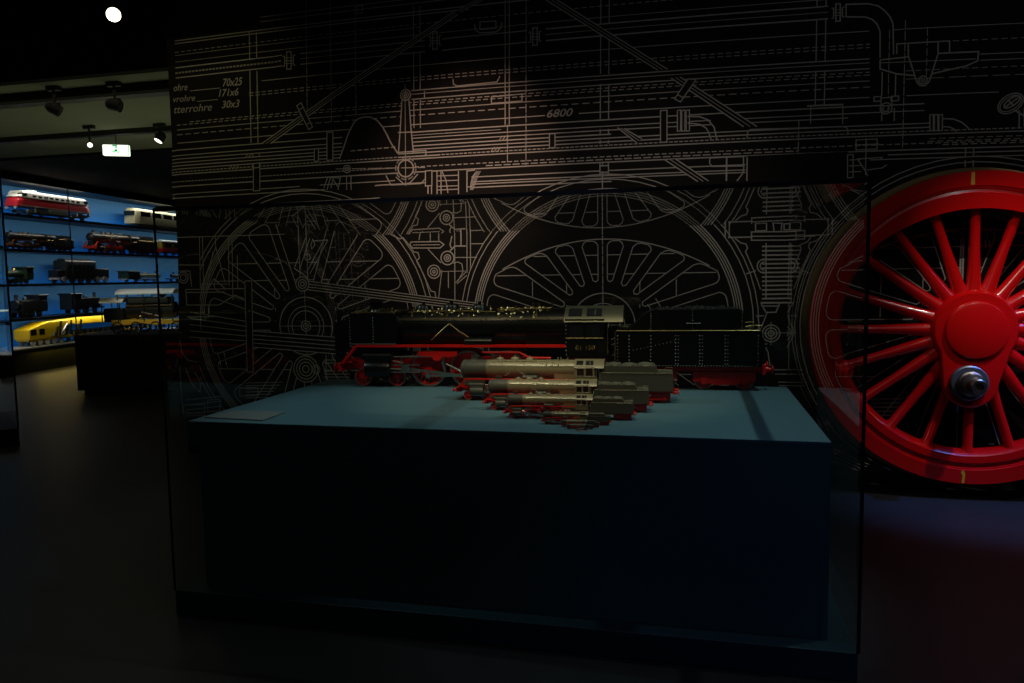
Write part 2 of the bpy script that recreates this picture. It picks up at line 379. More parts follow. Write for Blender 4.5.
# the frame under the tubes, between lever and second dome
D.P([(442, 171.5), (446, 180), (448, 193)], .011); rect(425.5, 432, 171, 186, .010); 
for y in (176, 181, 186.5, 190): D.P([(437, y), (458, y-.8)], .009)
for x in (437, 441, 458.5): VL(x, 171, 194, .011)
D.P([(467, 192), (467, 171), (475, 170)], .012); D.P([(470.5, 190), (471, 183), (473, 176), (477, 171)], .009)
D.P([(467.5, 187), (472, 186.5)], .009)
for k in range(4): D.P([(470.5-k*.8+k*1.6, 190), (474+k*1.3, 176), (477+k*1.2, 171)], .006)
D.F([(747, 156), (848, 151.5), (848, 181), (747, 182)], 1.2)
D.P([(710, 158), (743.5, 156.5), (743.5, 166), (712, 166.5), (709.5, 163), (710, 158)], .010, 2); VL(726.5, 157, 181, .014, lay=2); VL(747, 157, 181, .011, lay=2)
D.P([(744, 166), (743, 173), (737, 181)], .010, 2); rect(847.5, 853, 155, 178, .009, 2, False)
D.P([(856, 140), (877, 139), (877, 149), (856, 150)], .009, closed=True); D.P([(854.5, 145), (879, 144)], .009); VL(865.5, 138, 175, .008)
D.P([(858, 160), (866, 172), (869, 181), (864, 185)], .010, 2); D.P([(857, 159), (882, 157.5), (880, 160)], .010, 2); D.P([(867, 170), (882, 168), (887, 164.5)], .009, 2)
for y in (160, 166, 172): D.P([(849, y), (861, y-.5)], .009)
# elbow pipe, bracket, valve and handwheel on the right
D.P([(846, 17), (846, 4.5), (868, 3.8), (878, 6), (884.4, 10.5), (890, 17), (893, 24), (893.5, 54.5)], .011, 3); D.P([(846, 17), (865, 17), (872, 19.5), (877, 24), (880, 31.6), (880, 58)], .011, 3)
VL(880, 72, 96, .010); VL(893.5, 74, 96, .010); VL(886.5, 30, 112, .006, (.06, .012))
D.P([(896.7, 54), (896.7, 44), (949.5, 41), (949.5, 52)], .010, 3); D.P([(908.2, 44), (908.2, 56), (917, 82.6), (920, 85.6), (925, 85.6), (929, 81.7), (938, 54), (938, 42)], .011, 3)
D.P([(880, 60), (908, 57)], .012, 3); D.P([(938, 53.5), (978.5, 51.6), (977.5, 61), (966, 66), (932, 73.8)], .012, 3); D.P([(880, 60), (880, 69), (896.7, 74), (914, 75.6)], .012, 3); D.P([(880, 63), (976, 59)], .007, 3)
D.C(922.8, 80, 3.4, .011, 3); D.C(922.8, 80, 1.3, .009, 3); VL(924, 28, 76, .006, (.05, .015))
rect(874, 881, 97, 101.5, .010); rect(891, 898.5, 96.5, 101, .010); D.C(886, 108.5, 5, .010, 3); D.C(886, 108.5, 2.6, .008, 3); VL(880.5, 108, 121, .010); VL(893, 108, 121, .010)
rect(881, 892, 98, 106, .009)
for x in (931.5, 936, 940.6): rect(x-1.7, x+1.7, 115, 131, .010)
D.P([(942, 118.8), (953, 119), (961, 122), (966, 126), (969, 129)], .011, 3); D.P([(942, 126.7), (949, 127), (954, 129), (956.5, 132)], .010, 3)
def ell(cx, cy, a, e, ang, w=.010, lay=3):
    D.P([(cx+a*cos(t)*cos(ang)-e*sin(t)*sin(ang), cy+a*cos(t)*sin(ang)+e*sin(t)*cos(ang)) for t in [2*pi*i/40 for i in range(40)]], w, lay, closed=True)
ell(1010.5, 103.5, 14, 8.5, -.55); ell(1010.5, 103.5, 12, 6.3, -.55, .008); ell(1012, 102, 9.5, 3.6, -.6, .012)
D.P([(1004, 108), (1019, 97)], .012, 3); D.P([(1008, 100), (1014, 106)], .012, 3); D.P([(1019, 110), (1019, 128)], .010, 3); D.P([(1024, 108), (1024, 126)], .010, 3); D.P([(1014, 110), (1024, 116)], .012, 3)
for x in (965, 973): VL(x, 148, 156, .010); VL(x, 160, 167, .010)
# zigzag axle-box guides and links between the wheels
zig = [(400, 239), (403, 237.5), (410, 246), (414, 252), (418, 252.5), (419.5, 258), (416.5, 261), (423, 273), (429, 287), (431, 291), (435, 292), (436, 298)]
D.P([(388, 233), (400, 239)] + zig, .010, 2)
D.C(434, 271.7, 7, .012, 3, fill=True); D.C(434, 271.7, 4, .012, 3); D.C(447.5, 258, 7.2, .012, 3, fill=True); D.C(447.5, 258, 3.6, .012, 3); D.C(434, 271.7, 1.4, .012, 3); D.C(447.5, 258, 1.4, .012, 3)
D.P([(411, 242), (440, 241.5), (444, 244.5), (440, 248), (413, 248), (410, 245), (411, 242)], .011, 3); D.P([(413, 245), (440, 244.7)], .008, 3)
for x, a, e in ((430, 232, 241), (438.5, 232, 241), (454.5, 233, 302), (461, 230, 243), (466.8, 229, 273), (470.3, 229, 270), (448, 272, 288)): VL(x, a, e, .009)
D.P([(428, 249), (441, 263)]); D.P([(442, 270), (441, 278), (438.5, 299)]); D.P([(455, 257.5), (477, 257.3)]); D.P([(470, 243.8), (484, 243.6)]); D.P([(436, 271.6), (466, 271)], .006)
D.P([(450, 251), (455, 246), (466, 246)], .013); D.P([(453, 263), (458, 262), (462, 264), (463, 272), (458, 281), (455, 283)]); D.P([(457, 281), (466, 272)]); D.P([(457, 284), (467, 275)])
D.P([(419, 240), (420, 234), (423, 231)]); D.P([(456, 231), (461, 231), (461, 246)], .012); D.P([(452, 236), (450, 245), (452, 249)], .012)
# leaf spring pack between second and third wheel
for i in range(14): D.P([(762, 246.5+i*4.35), (800 if i < 8 else 791, 246+i*4.35)], .014, 2)
D.P([(766, 243), (766, 299)], .009, 2); D.P([(791, 243), (791, 303)], .009, 2); D.P([(761, 302.5), (791, 302.3)], .010, 2)
D.P([(751.5, 232), (796, 231.5), (796, 240), (751.5, 240.3)], .011, 3, closed=True); D.P([(751.5, 236.3), (796, 236)], .010, 3)
rect(755.5, 766.5, 223.5, 231, .010); D.P([(772, 223), (783, 223)], .010, 3); D.P([(774, 231), (773, 223)], .010, 3); D.P([(781, 231), (782, 223)], .010, 3); rect(784, 790, 224, 230, .010)
D.P([(728, 237.5), (751.5, 237)], .011, 2); D.P([(796, 236.5), (815, 236)], .011, 2); VL(726, 221, 238, .012); VL(730, 221, 238, .009)
D.P([(735, 238.5), (741, 243), (746, 244), (747.5, 248), (745.5, 251.6), (754, 271), (760.5, 289.5)], .010, 2); D.P([(746, 274), (756, 270.5)], .010, 2)
D.P([(811, 237), (807, 242), (800, 245), (801, 250), (796, 262), (793, 270), (803, 274)], .010, 2)
D.C(764.5, 266, 6.8, .011, 2, a0=90, a1=270); D.C(764.5, 266, 4, .009, 2, a0=90, a1=270)
D.P([(761, 302.5), (762, 306), (779, 306), (779, 302.5)], .010, 2); D.P([(763, 307), (766, 312.4), (776, 312.2), (778, 307)], .011, 2); D.P([(767, 313), (759, 333)], .009); D.P([(756, 316), (764, 315.7)], .010)
D.P([(758, 316), (760, 336), (768, 352), (770, 366)], .010); D.P([(789, 303), (788.6, 370)], .010); D.P([(793, 306), (792, 340), (798, 370)], .009)
for r in (8.2, 5.4, 2.7): D.C(771, 333.4, r, .011, 2)
D.P([(759, 333.4), (800, 332.5)], .006, 2); D.P([(771, 322), (771, 345)], .006, 2)
for y, x0, x1 in ((369.6, 774, 832), (374, 775, 832), (382, 778, 807), (385.5, 779, 807)): D.P([(x0, y), (x1, y+.4)], .010, 4)
for k in range(5): D.P([(800+k*5, 386+k*2), (822+k*7, 428+k*3)], .008)
for k in range(4): D.P([(834, 449+k*4), (862, 462+k*3.4), (884, 469+k*1.5)], .007)
# the driving wheels of the drawing
def mural_wheel(cx, cz, weight=True, hubdetail=True):
    c = (cx, cz)
    D.circ(c, 1.10, .009, 1); D.circ(c, 1.065, .009, 1)
    D.fill([(cx+1.055*cos(2*pi*i/72), cz+1.055*sin(2*pi*i/72)) for i in range(72)], .5)
    for r, w in ((.995, .012), (.978, .010), (.962, .010), (.945, .010)): D.circ(c, r, w, 1, n=90)
    # frame lines seen between the spokes
    for dz, w in ((.515, .008), (.375, .008), (-.36, .008)):
        h = min(sqrt(.9**2-dz*dz), sqrt((.615-dz)/.36)-.01 if weight else 2); D.line([(cx-h, cz+dz), (cx+h, cz+dz)], w, 1)
    for sx in (-1, 1):
        D.line([(cx+sx*.27, cz+.36), (cx+sx*.27, cz+.0)], .008, 1); D.line([(cx+sx*.53, cz+.33), (cx+sx*.53, cz+.05)], .008, 1)
        D.line([(cx+sx*.27, cz+.30), (cx+sx*.2, cz+.30)], .008, 1)
    cw = (lambda x: .625-.36*x*x) if weight else (lambda x: 2)
    def rout(q):
        r = .90
        while r > .3 and r*cos(q) > cw(r*sin(q)) and cos(q) > .2: r -= .006
        return r
    for k in range(20):          # the solid spokes hide the frame lines
        q = RAD(18*k); dx, dz = sin(q), cos(q); nx, nz = dz, -dx; ro = rout(q)+.02
        D.fill([(cx+dx*.24+nx*.036, cz+dz*.24+nz*.036), (cx+dx*ro+nx*.036, cz+dz*ro+nz*.036), (cx+dx*ro-nx*.036, cz+dz*ro-nz*.036), (cx+dx*.24-nx*.036, cz+dz*.24-nz*.036)], 1.5)
    for k in range(20):
        qa, qb = RAD(18*k), RAD(18*(k+1)); off = .034; ri = .335; c_ = .055
        pts = []
        qe0, qe1 = qa+math.asin(off/ri), qb-math.asin(off/ri)
        pts.append((ri-.012, (qe0+qe1)/2)); pts.append((ri, qe0))
        N = 14; edge = []
        for i in range(N+1):
            t = .5-.5*cos(pi*i/N)
            ro = rout(qa+(qb-qa)*t); a0, a1 = qa+math.asin(off/ro), qb-math.asin(off/ro)
            q = a0+(a1-a0)*t; d = min(q-a0, a1-q)*ro
            edge.append((rout(q)-(c_-sqrt(max(0, c_*c_-(c_-d)**2)) if d < c_ else 0), q))
        r0, r1 = edge[0][0], edge[-1][0]
        pts.append((r0, qa+math.asin(off/r0))); pts += edge[1:-1]; pts.append((r1, qb-math.asin(off/r1))); pts.append((ri, qe1))
        D.line([(cx+r*sin(q), cz+r*cos(q)) for r, q in pts], .0085, 2, closed=True)
    pts = []
    x = -.76
    while x <= .761:
        pts.append((cx+x, cz+cw(x)+.006)); x += .04
    if weight: D.line(pts, .010, 2)
    D.circ(c, .235, .010, 3, fill=True)
    if hubdetail:
        for r in (.16, .125, .042, .022): D.circ(c, r, .008, 3)
        D.line([(cx-.24, cz), (cx+.24, cz)], .006, 3); D.line([(cx, cz-.3), (cx, cz+.3)], .006, 3)
W1, W2_, W3 = (-3.074, 1.12), (-.655, 1.127), (1.764, 1.13)
D.kk = KW
for c in (W1, W2_, W3): mural_wheel(*c, c != W1)
D.line([(W2_[0], W2_[1]-.2), (W2_[0], W2_[1]+1.12)], .008, 3, (.06, .012))
for r in (.33, .40): D.circ((-.60, 1.09), r, .009, 3, a0=-40, a1=35)
D.kk = 1
# coupling and connecting rods across the first wheel
def band(a, c, n=4, fillit=True):
    if fillit: D.F([a[0], c[0], c[1], a[1]], 3.3)
    for i in range(n):
        t = i/(n-1); D.P([(a[0][0]+(a[1][0]-a[0][0])*t, a[0][1]+(a[1][1]-a[0][1])*t), (c[0][0]+(c[1][0]-c[0][0])*t, c[0][1]+(c[1][1]-c[0][1])*t)], .0085, 4)
band(((307, 281), (306, 289.5)), ((484, 304), (482, 311)))
band(((190, 312), (190, 337)), ((250, 322), (250, 341)), 5); band(((253, 331), (254, 347)), ((339, 337.5), (338, 354)), 5)
D.C(302.5, 284, 8, .010, 5, fill=True); D.C(302.5, 284, 5, .010, 5); D.C(302.5, 284, 2.4, .010, 5)
D.P([(295, 267), (306, 237.5)], .010, 4); D.P([(300, 269), (310, 238)], .010, 4); D.P([(307, 272), (324, 240)], .010, 4); D.P([(310, 274), (328, 240)], .008, 4); D.C(307.5, 257, 3.5, .010, 4)
D.P([(294, 268), (303, 274), (308, 278)], .012, 4); D.P([(313, 239), (315, 245), (312, 249), (311, 245), (313, 239)], .010, 4); D.P([(314, 241), (328, 240)], .012, 4)
for r in (15, 11.5, 8, 4): D.C(306, 369, r, .009, 5, fill=(r == 15))
for r in (5, 3): D.C(316, 369.5, r, .006, 5)
# cylinder block and guide frame at the far left
D.F([(178, 236), (200, 235), (200, 412), (180, 416)], 2.2)
for x, a, e in ((198.4, 237, 288), (201.5, 237, 288), (227.4, 237, 286), (231, 237, 300), (236, 255, 289)): VL(x, a, e, .008, None, 5)
D.P([(177, 237.5), (285, 234.2)], .008, 5); D.P([(215.5, 237), (216, 247), (201, 289)], .009, 5); D.P([(213, 252), (207, 289)], .007, 5); D.P([(216, 247), (225, 282)], .009, 5); D.P([(179, 265), (205, 265)], .008, 5)
D.P([(186, 289.5), (244, 288.5)], .010, 5); D.P([(187, 305), (219.5, 305), (235, 295), (244, 298.5)], .010, 5); D.P([(186, 289.5), (187, 305)], .010, 5); D.P([(187, 292.5), (225, 292)], .010, 5)
D.C(183.5, 277.5, 6.5, .010, 5); D.C(183.5, 277.5, 3.8, .010, 5); D.P([(179, 271), (190, 271), (192, 287)], .009, 5)
D.P([(208, 289), (214, 279), (226, 289)], .013, 5); D.P([(200, 284), (228, 284)], .008, 5)
bar = [(245, 281), (252, 281), (253.5, 372), (247.5, 372)]; D.F(bar, 5.2); D.P(bar, .008, 6, closed=True)
VL(198, 305, 330, .008, None, 5); VL(206, 305, 318, .008, None, 5); D.P([(188, 317), (215, 316.5)], .010, 5)
D.P([(180, 340), (182, 352), (188, 360), (197, 362)], .009, 5); D.P([(186, 368), (192, 384), (200, 392), (201, 383), (195, 372)], .012, 5); D.P([(180, 366), (183, 412), (204, 414)], .009, 5)
for x in (218, 224): D.P([(x, 352), (x+4, 370)], .008, 5)
for y in (396, 401, 406, 410): D.P([(186, y+4), (222, y)], .009, 5)
rect(184, 205, 405, 416, .010, 5); rect(208, 220, 400, 412, .008, 5)
for y in range(6): D.P([(246, 383+y*3), (283-y*3, 382+y*3)], .007, 4)
rect(240, 258, 388, 396, .008, 4)
for y in (360, 363, 371, 374, 377): D.P([(324, y), (350, y)], .007, 4)
VL(324, 355, 380, .008, None, 4)
# frame and ash-pan lines behind the third wheel
for y, x0, x1, w in ((401, 852, 868, .010), (406, 852, 866, .010), (411, 852, 868, .010), (416, 853, 868, .010), (421, 856, 868, .009)): D.P([(x0, y), (x1, y)], w, 6)
for i in range(8): D.P([(868+i*2.5, 399+i*4.1), (902-i*.6, 398.7+i*4.1)], .008, 6)
for x in (920, 926): D.P([(x, 438), (x-2, 454)], .014, 6)
for x in (961, 963.5, 969): D.P([(x, 239), (x-1.2, 280)], .014, 6)
for x in (980, 985, 989): D.P([(x, 240), (x+1, 248)], .012, 6)
D.P([(1006, 309), (1026, 303)], .014, 6); D.P([(1012, 322.5), (1028, 322)], .012, 6); D.P([(1010, 346), (1030, 350)], .014, 6); D.P([(988, 444), (994, 444)], .012, 6); D.P([(988, 456), (999, 454)], .012, 6)
# hand lettering of the tube list and the 6800 dimension
def letter(txt, px, py, hpx, wpx, shear=.28, bold=.0, lay=4):
    cu = bpy.data.curves.new('lettering', 'FONT'); cu.body = txt; cu.shear = shear; cu.offset = bold; cu.resolution_u = 3
    o = bpy.data.objects.new('lettering', cu); COL.objects.link(o); bpy.context.view_layer.update()
    me = bpy.data.meshes.new_from_object(o.evaluated_get(bpy.context.evaluated_depsgraph_get()))
    xs = [v.co.x for v in me.vertices]; ys = [v.co.y for v in me.vertices]
    x0, x1, y0, y1 = min(xs), max(xs), min(ys), max(ys)
    a = U(px, py); e = U(px+wpx, py); W = e[0]-a[0]; Hh = U(px, py-hpx)[1]-a[1]
    vs = [(a[0]+(v.co.x-x0)/(x1-x0)*W, D.y(lay), a[1]+(v.co.y-y0)/(y1-y0)*Hh + (v.co.x-x0)/(x1-x0)*0.0) for v in me.vertices]
    D.b.add(vs, [tuple(p.vertices) for p in me.polygons], 0)
    bpy.data.objects.remove(o); bpy.data.meshes.remove(me); bpy.data.curves.remove(cu)
letter('ohre', 174, 91.5, 7, 14); letter('70x25', 223, 86.8, 8, 20, bold=.01)
letter('vrohre', 173.6, 102.5, 6.2, 22); letter('171x6', 219, 97, 7.5, 20, bold=.01)
letter('tterrohre', 174.5, 113.5, 7.5, 38); letter('30x3', 222, 108.5, 7.5, 18, bold=.01)
D.P([(190, 91), (220, 88)], .006); D.P([(197, 101.5), (218, 99.5)], .006)
letter('6800', 547, 117.8, 8, 26, bold=.012)
mur = D.b.build('printed_line_drawing', [M['ink'], M['wallblack']], wall, smooth=0)
# ink faces must look into the room
for p in mur.data.polygons: pass

# ------------------------------------------------------------------ glass show case
XL, XR, ZT, ZB, YF, YB = -2.272, .586, 1.815, .112, 2.871, 5.089
PX0, PX1, PY0, PY1, PZ = -2.226, .495, 2.956, 4.36, .8695
case = thing('glass_show_case', 'large clear glass show case on a low base around the locomotive plinth', 'display case', ((XL+XR)/2, (YF+YB)/2, 0))
def rel(o, root):
    o.parent = root; o.matrix_parent_inverse = Matrix.Translation(-root.location) if not any(root.rotation_euler) else (Matrix.Translation(root.location) @ Matrix.Rotation(root.rotation_euler.z, 4, 'Z')).inverted()
    return o
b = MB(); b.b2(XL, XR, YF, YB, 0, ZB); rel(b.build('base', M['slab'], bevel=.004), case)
T = .012
for d in ((XL+.001, XR-.001, YF+.001, YF+T, ZB, ZT-T), (XL+.001, XR-.001, YB-T, YB-.001, ZB, ZT-T), (XL+.001, XL+T, YF+T, YB-T, ZB, ZT-T), (XR-T, XR-.001, YF+T, YB-T, ZB, ZT-T)):
    b = MB(); b.b2(*d); rel(b.build('glass_pane', M['glass'], smooth=0), case)
b = MB(); b.b2(XL+.006, XR-.006, YF+.006, YB-.006, ZT-T+.001, ZT); rel(b.build('glass_top', M['glass'], smooth=0), case)
for x in (XL, XR):
    w = .007 if x < 0 else .012
    b = MB(); b.b2(x-w/2, x+w/2, YF-.003, YF+.0035, ZB, ZT); rel(b.build('corner_seal', M['seal'], smooth=0), case)
b = MB(); b.b2(XL, XR, YF-.004, YF+.004, ZT-.014, ZT+.001); rel(b.build('front_edge', M['edge'], smooth=0), case)
for x in (XL, XR):
    b = MB(); s = 1 if x < 0 else -1; b.b2(x, x+s*(.075 if x < 0 else .036), YF+.01, YB-.01, ZT+.001, ZT+.010); rel(b.build('edge_trim', M['trim'], smooth=0), case)
# plinth
pl = thing('display_plinth', 'dark teal block plinth carrying the row of locomotives inside the glass case', 'plinth', ((PX0+PX1)/2, (PY0+PY1)/2, ZB))
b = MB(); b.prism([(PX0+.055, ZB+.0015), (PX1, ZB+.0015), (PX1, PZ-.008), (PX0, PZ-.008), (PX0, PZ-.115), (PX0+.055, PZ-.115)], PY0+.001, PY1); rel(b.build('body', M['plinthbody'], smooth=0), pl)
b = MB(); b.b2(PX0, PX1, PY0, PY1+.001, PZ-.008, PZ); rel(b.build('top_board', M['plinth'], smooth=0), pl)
# caption plate
q = [hit(*p, 2, PZ+.004) for p in ((204.5, 417.3), (263, 420.3), (285, 412.3), (233, 411))]
cp = thing('caption_plate', 'thin grey caption plate lying at the left front corner of the plinth top', 'sign', (*(sum((Vector(v) for v in q), Vector())/4).xy, PZ))
b = MB(); vs = [(v.x, v.y, PZ+.0008) for v in q] + [(v.x, v.y, PZ+.006) for v in q]; b.add(vs, [(3,2,1,0),(4,5,6,7),(0,1,5,4),(1,2,6,5),(2,3,7,6),(3,0,4,7)]); rel(b.build('plate', M['plate'], smooth=0), cp)
for k in range(4):
    b = MB(); t = .22+k*.16; a = q[0].lerp(q[3], t); e = q[1].lerp(q[2], t)
    n = 9
    for i in range(n):
        p0 = a.lerp(e, .1+.6*i/n); p1 = a.lerp(e, .1+.6*(i+.45+.4*random.random())/n)
        b.add([(p0.x, p0.y, PZ+.0065), (p1.x, p1.y, PZ+.0065), (p1.x, p1.y+.006, PZ+.0065), (p0.x, p0.y+.006, PZ+.0065)], [(0, 1, 2, 3)])
    rel(b.build('caption_line', M['platetext'], smooth=0), cp)

# ------------------------------------------------------------------ the red driving wheel
WCX, WCZ, WF = 1.735, 1.11, 5.36
dw = thing('locomotive_driving_wheel', 'huge red spoked steam locomotive driving wheel mounted on the mural wall', 'wheel', (WCX, WF+.1, WCZ))
ax = (0, 1, 0); oc = (0, -.1, 0)          # local origin: wheel centre, front face at y=-0.1
b = MB(); b.lathe([(.905, .012), (1.0, .004), (1.003, .02), (1.0, .10), (1.01, .115), (1.032, .13), (1.035, .145), (1.02, .155), (.905, .155)], oc, ax, 128, closed=True)
b.build('tyre', M['steel'], dw)
b = MB(); b.lathe([(.902, .004), (.906, -.004), (.996, -.004), (1.0, .004), (.999, .012), (.902, .012)], oc, ax, 128, closed=True); b.build('tyre_face', M['red'], dw)
b = MB(); b.lathe([(.80, .02), (.815, .004), (.86, .0), (.868, .018), (.885, .022), (.895, .004), (.902, .004), (.902, .14), (.79, .14), (.78, .07)], oc, ax, 128, closed=True); b.build('rim', M['red'], dw)
for k in range(20):
    q = 18*k
    b = MB(); vs = []; n = 12; R_ = [(.22, .060, .052, .06), (.30, .042, .040, .06), (.55, .030, .033, .065), (.76, .030, .035, .07), (.81, .048, .055, .07)]
    for r, w, t, yc in R_:
        for i in range(n):
            a = 2*pi*i/n; u, v = w*cos(a), t*sin(a)
            x, z = u, r; qq = RAD(q); vs.append((x*cos(qq)+z*sin(qq), oc[1]+yc+v, -x*sin(qq)+z*cos(qq)))
    fs = [(j*n+i, j*n+(i+1) % n, (j+1)*n+(i+1) % n, (j+1)*n+i) for j in range(len(R_)-1) for i in range(n)]
    fs += [tuple(range(n-1, -1, -1)), tuple((len(R_)-1)*n+i for i in range(n))]
    b.add(vs, fs); b.build('spoke', M['red'], dw, smooth=60)
b = MB(); b.lathe([(0, .16), (.245, .16), (.258, .03), (.25, .0), (.235, -.018), (.19, -.022), (.185, -.022), (.183, -.030), (.178, -.044), (.165, -.05), (0, -.052)], oc, ax, 72); b.build('hub', M['red'], dw)
# crank boss: hub flank running down to the pin
CPZ = -.335
prof = []
for i in range(13): a = pi+pi*i/12; prof.append((-.02+.165*cos(a), CPZ+.165*sin(a)))
prof += [(.20, -.15), (.235, 0), (-.235, 0), (-.20, -.15)]
b = MB(); b.prism(prof, oc[1]-.020, oc[1]+.13); b.build('crank_boss', M['red'], dw, bevel=.012)
cpn = None
b = MB(); b.lathe([(0, .0), (.112, .0), (.112, -.030), (.104, -.036), (0, -.036)], (-.035, oc[1]-.018, CPZ), ax, 40); cpn = b.build('crank_pin_collar', M['pinface'], dw)
b = MB(); b.lathe([(.0, -.03), (.078, -.03), (.078, -.060), (.068, -.066), (.068, -.125), (.05, -.130), (.047, -.195), (.042, -.20), (.026, -.20), (.024, -.17), (0, -.17)], (-.035, oc[1]-.018, CPZ), ax, 40); b.build('crank_pin', M['pinsteel'], dw)
# counterweight crescent at the top
cwp = []; Rc = .862
for i in range(29):
    a = RAD(30+120*i/28); cwp.append((Rc*cos(a), Rc*sin(a)))
zl = lambda x: .765-.60*x*x
up = [p for p in cwp if p[1] > zl(p[0])]
xm = up[0][0]
low = [(-xm+2*xm*i/24, zl(-xm+2*xm*i/24)) for i in range(25)]
b = MB(); b.prism(low+up, oc[1]-.012, oc[1]+.13); b.build('counterweight', M['red'], dw, bevel=.006)
for sg in (1, -1):
    b = MB()
    pts = [(-.055, .912), (-.033, .912), (-.035, .990), (-.053, .990)] if sg > 0 else [(-.055, -.92), (-.039, -.905), (-.029, -.93), (-.033, -.992), (-.049, -.992), (-.045, -.94)]
    b.prism(pts, oc[1]-.0055, oc[1]-.004); b.build('alignment_mark', M['yellowmark'], dw, smooth=0)
b = MB(); b.cyl((0, .06, 0), (0, WY-(WF+.1)-.0065, 0), .10, n=32); b.build('axle_stub', M['pinsteel'], dw)

# ------------------------------------------------------------------ model steam locomotive (full-size metres, scaled at the root; front buffers x=0, rail z=0)
def wheel(r, y, x, name, parent, wm, tm, spokes, cw=False, crank=None):
    s = 1 if y > 0 else -1; t = .13
    b = MB(); b.lathe([(r*.80, -t/2), (r*.90, -t/2), (r*.90, t/2), (r*.80, t/2)], (0, 0, 0), (0, 1, 0), 28, closed=True)
    b.lathe([(0, -t*.75), (r*.2, -t*.75), (r*.2, t*.75), (0, t*.75)], (0, 0, 0), (0, 1, 0), 16)
    for k in range(spokes):
        a = 2*pi*k/spokes; b.box((r*.5*sin(a), 0, r*.5*cos(a)), (r*.075+.012, t*.5, r*.70), ry=a)
    if cw:
        pts = [(r*.82*cos(a), r*.82*sin(a)) for a in [RAD(d) for d in range(20, 161, 14)]]; b.prism(pts, -t*.4, t*.4)
    if spokes < 2: b.lathe([(0, -t*.3), (r*.85, -t*.3), (r*.85, t*.3), (0, t*.3)], (0, 0, 0), (0, 1, 0), 24)
    if crank: b.cyl((crank[0], -.05*s, crank[1]), (crank[0], .12*s, crank[1]), .14, n=12)
    o = b.build(name, wm, parent); o.location = (x, y, r)
    b = MB(); b.lathe([(r*.90, -t/2), (r, -t/2), (r, t*.35*s if s > 0 else t/2), (r*.90, t/2)], (0, 0, 0), (0, 1, 0), 36, closed=True); b.build('tyre', tm, o)
    return o
DRX, DR = (5.45, 7.65, 9.85), 1.0
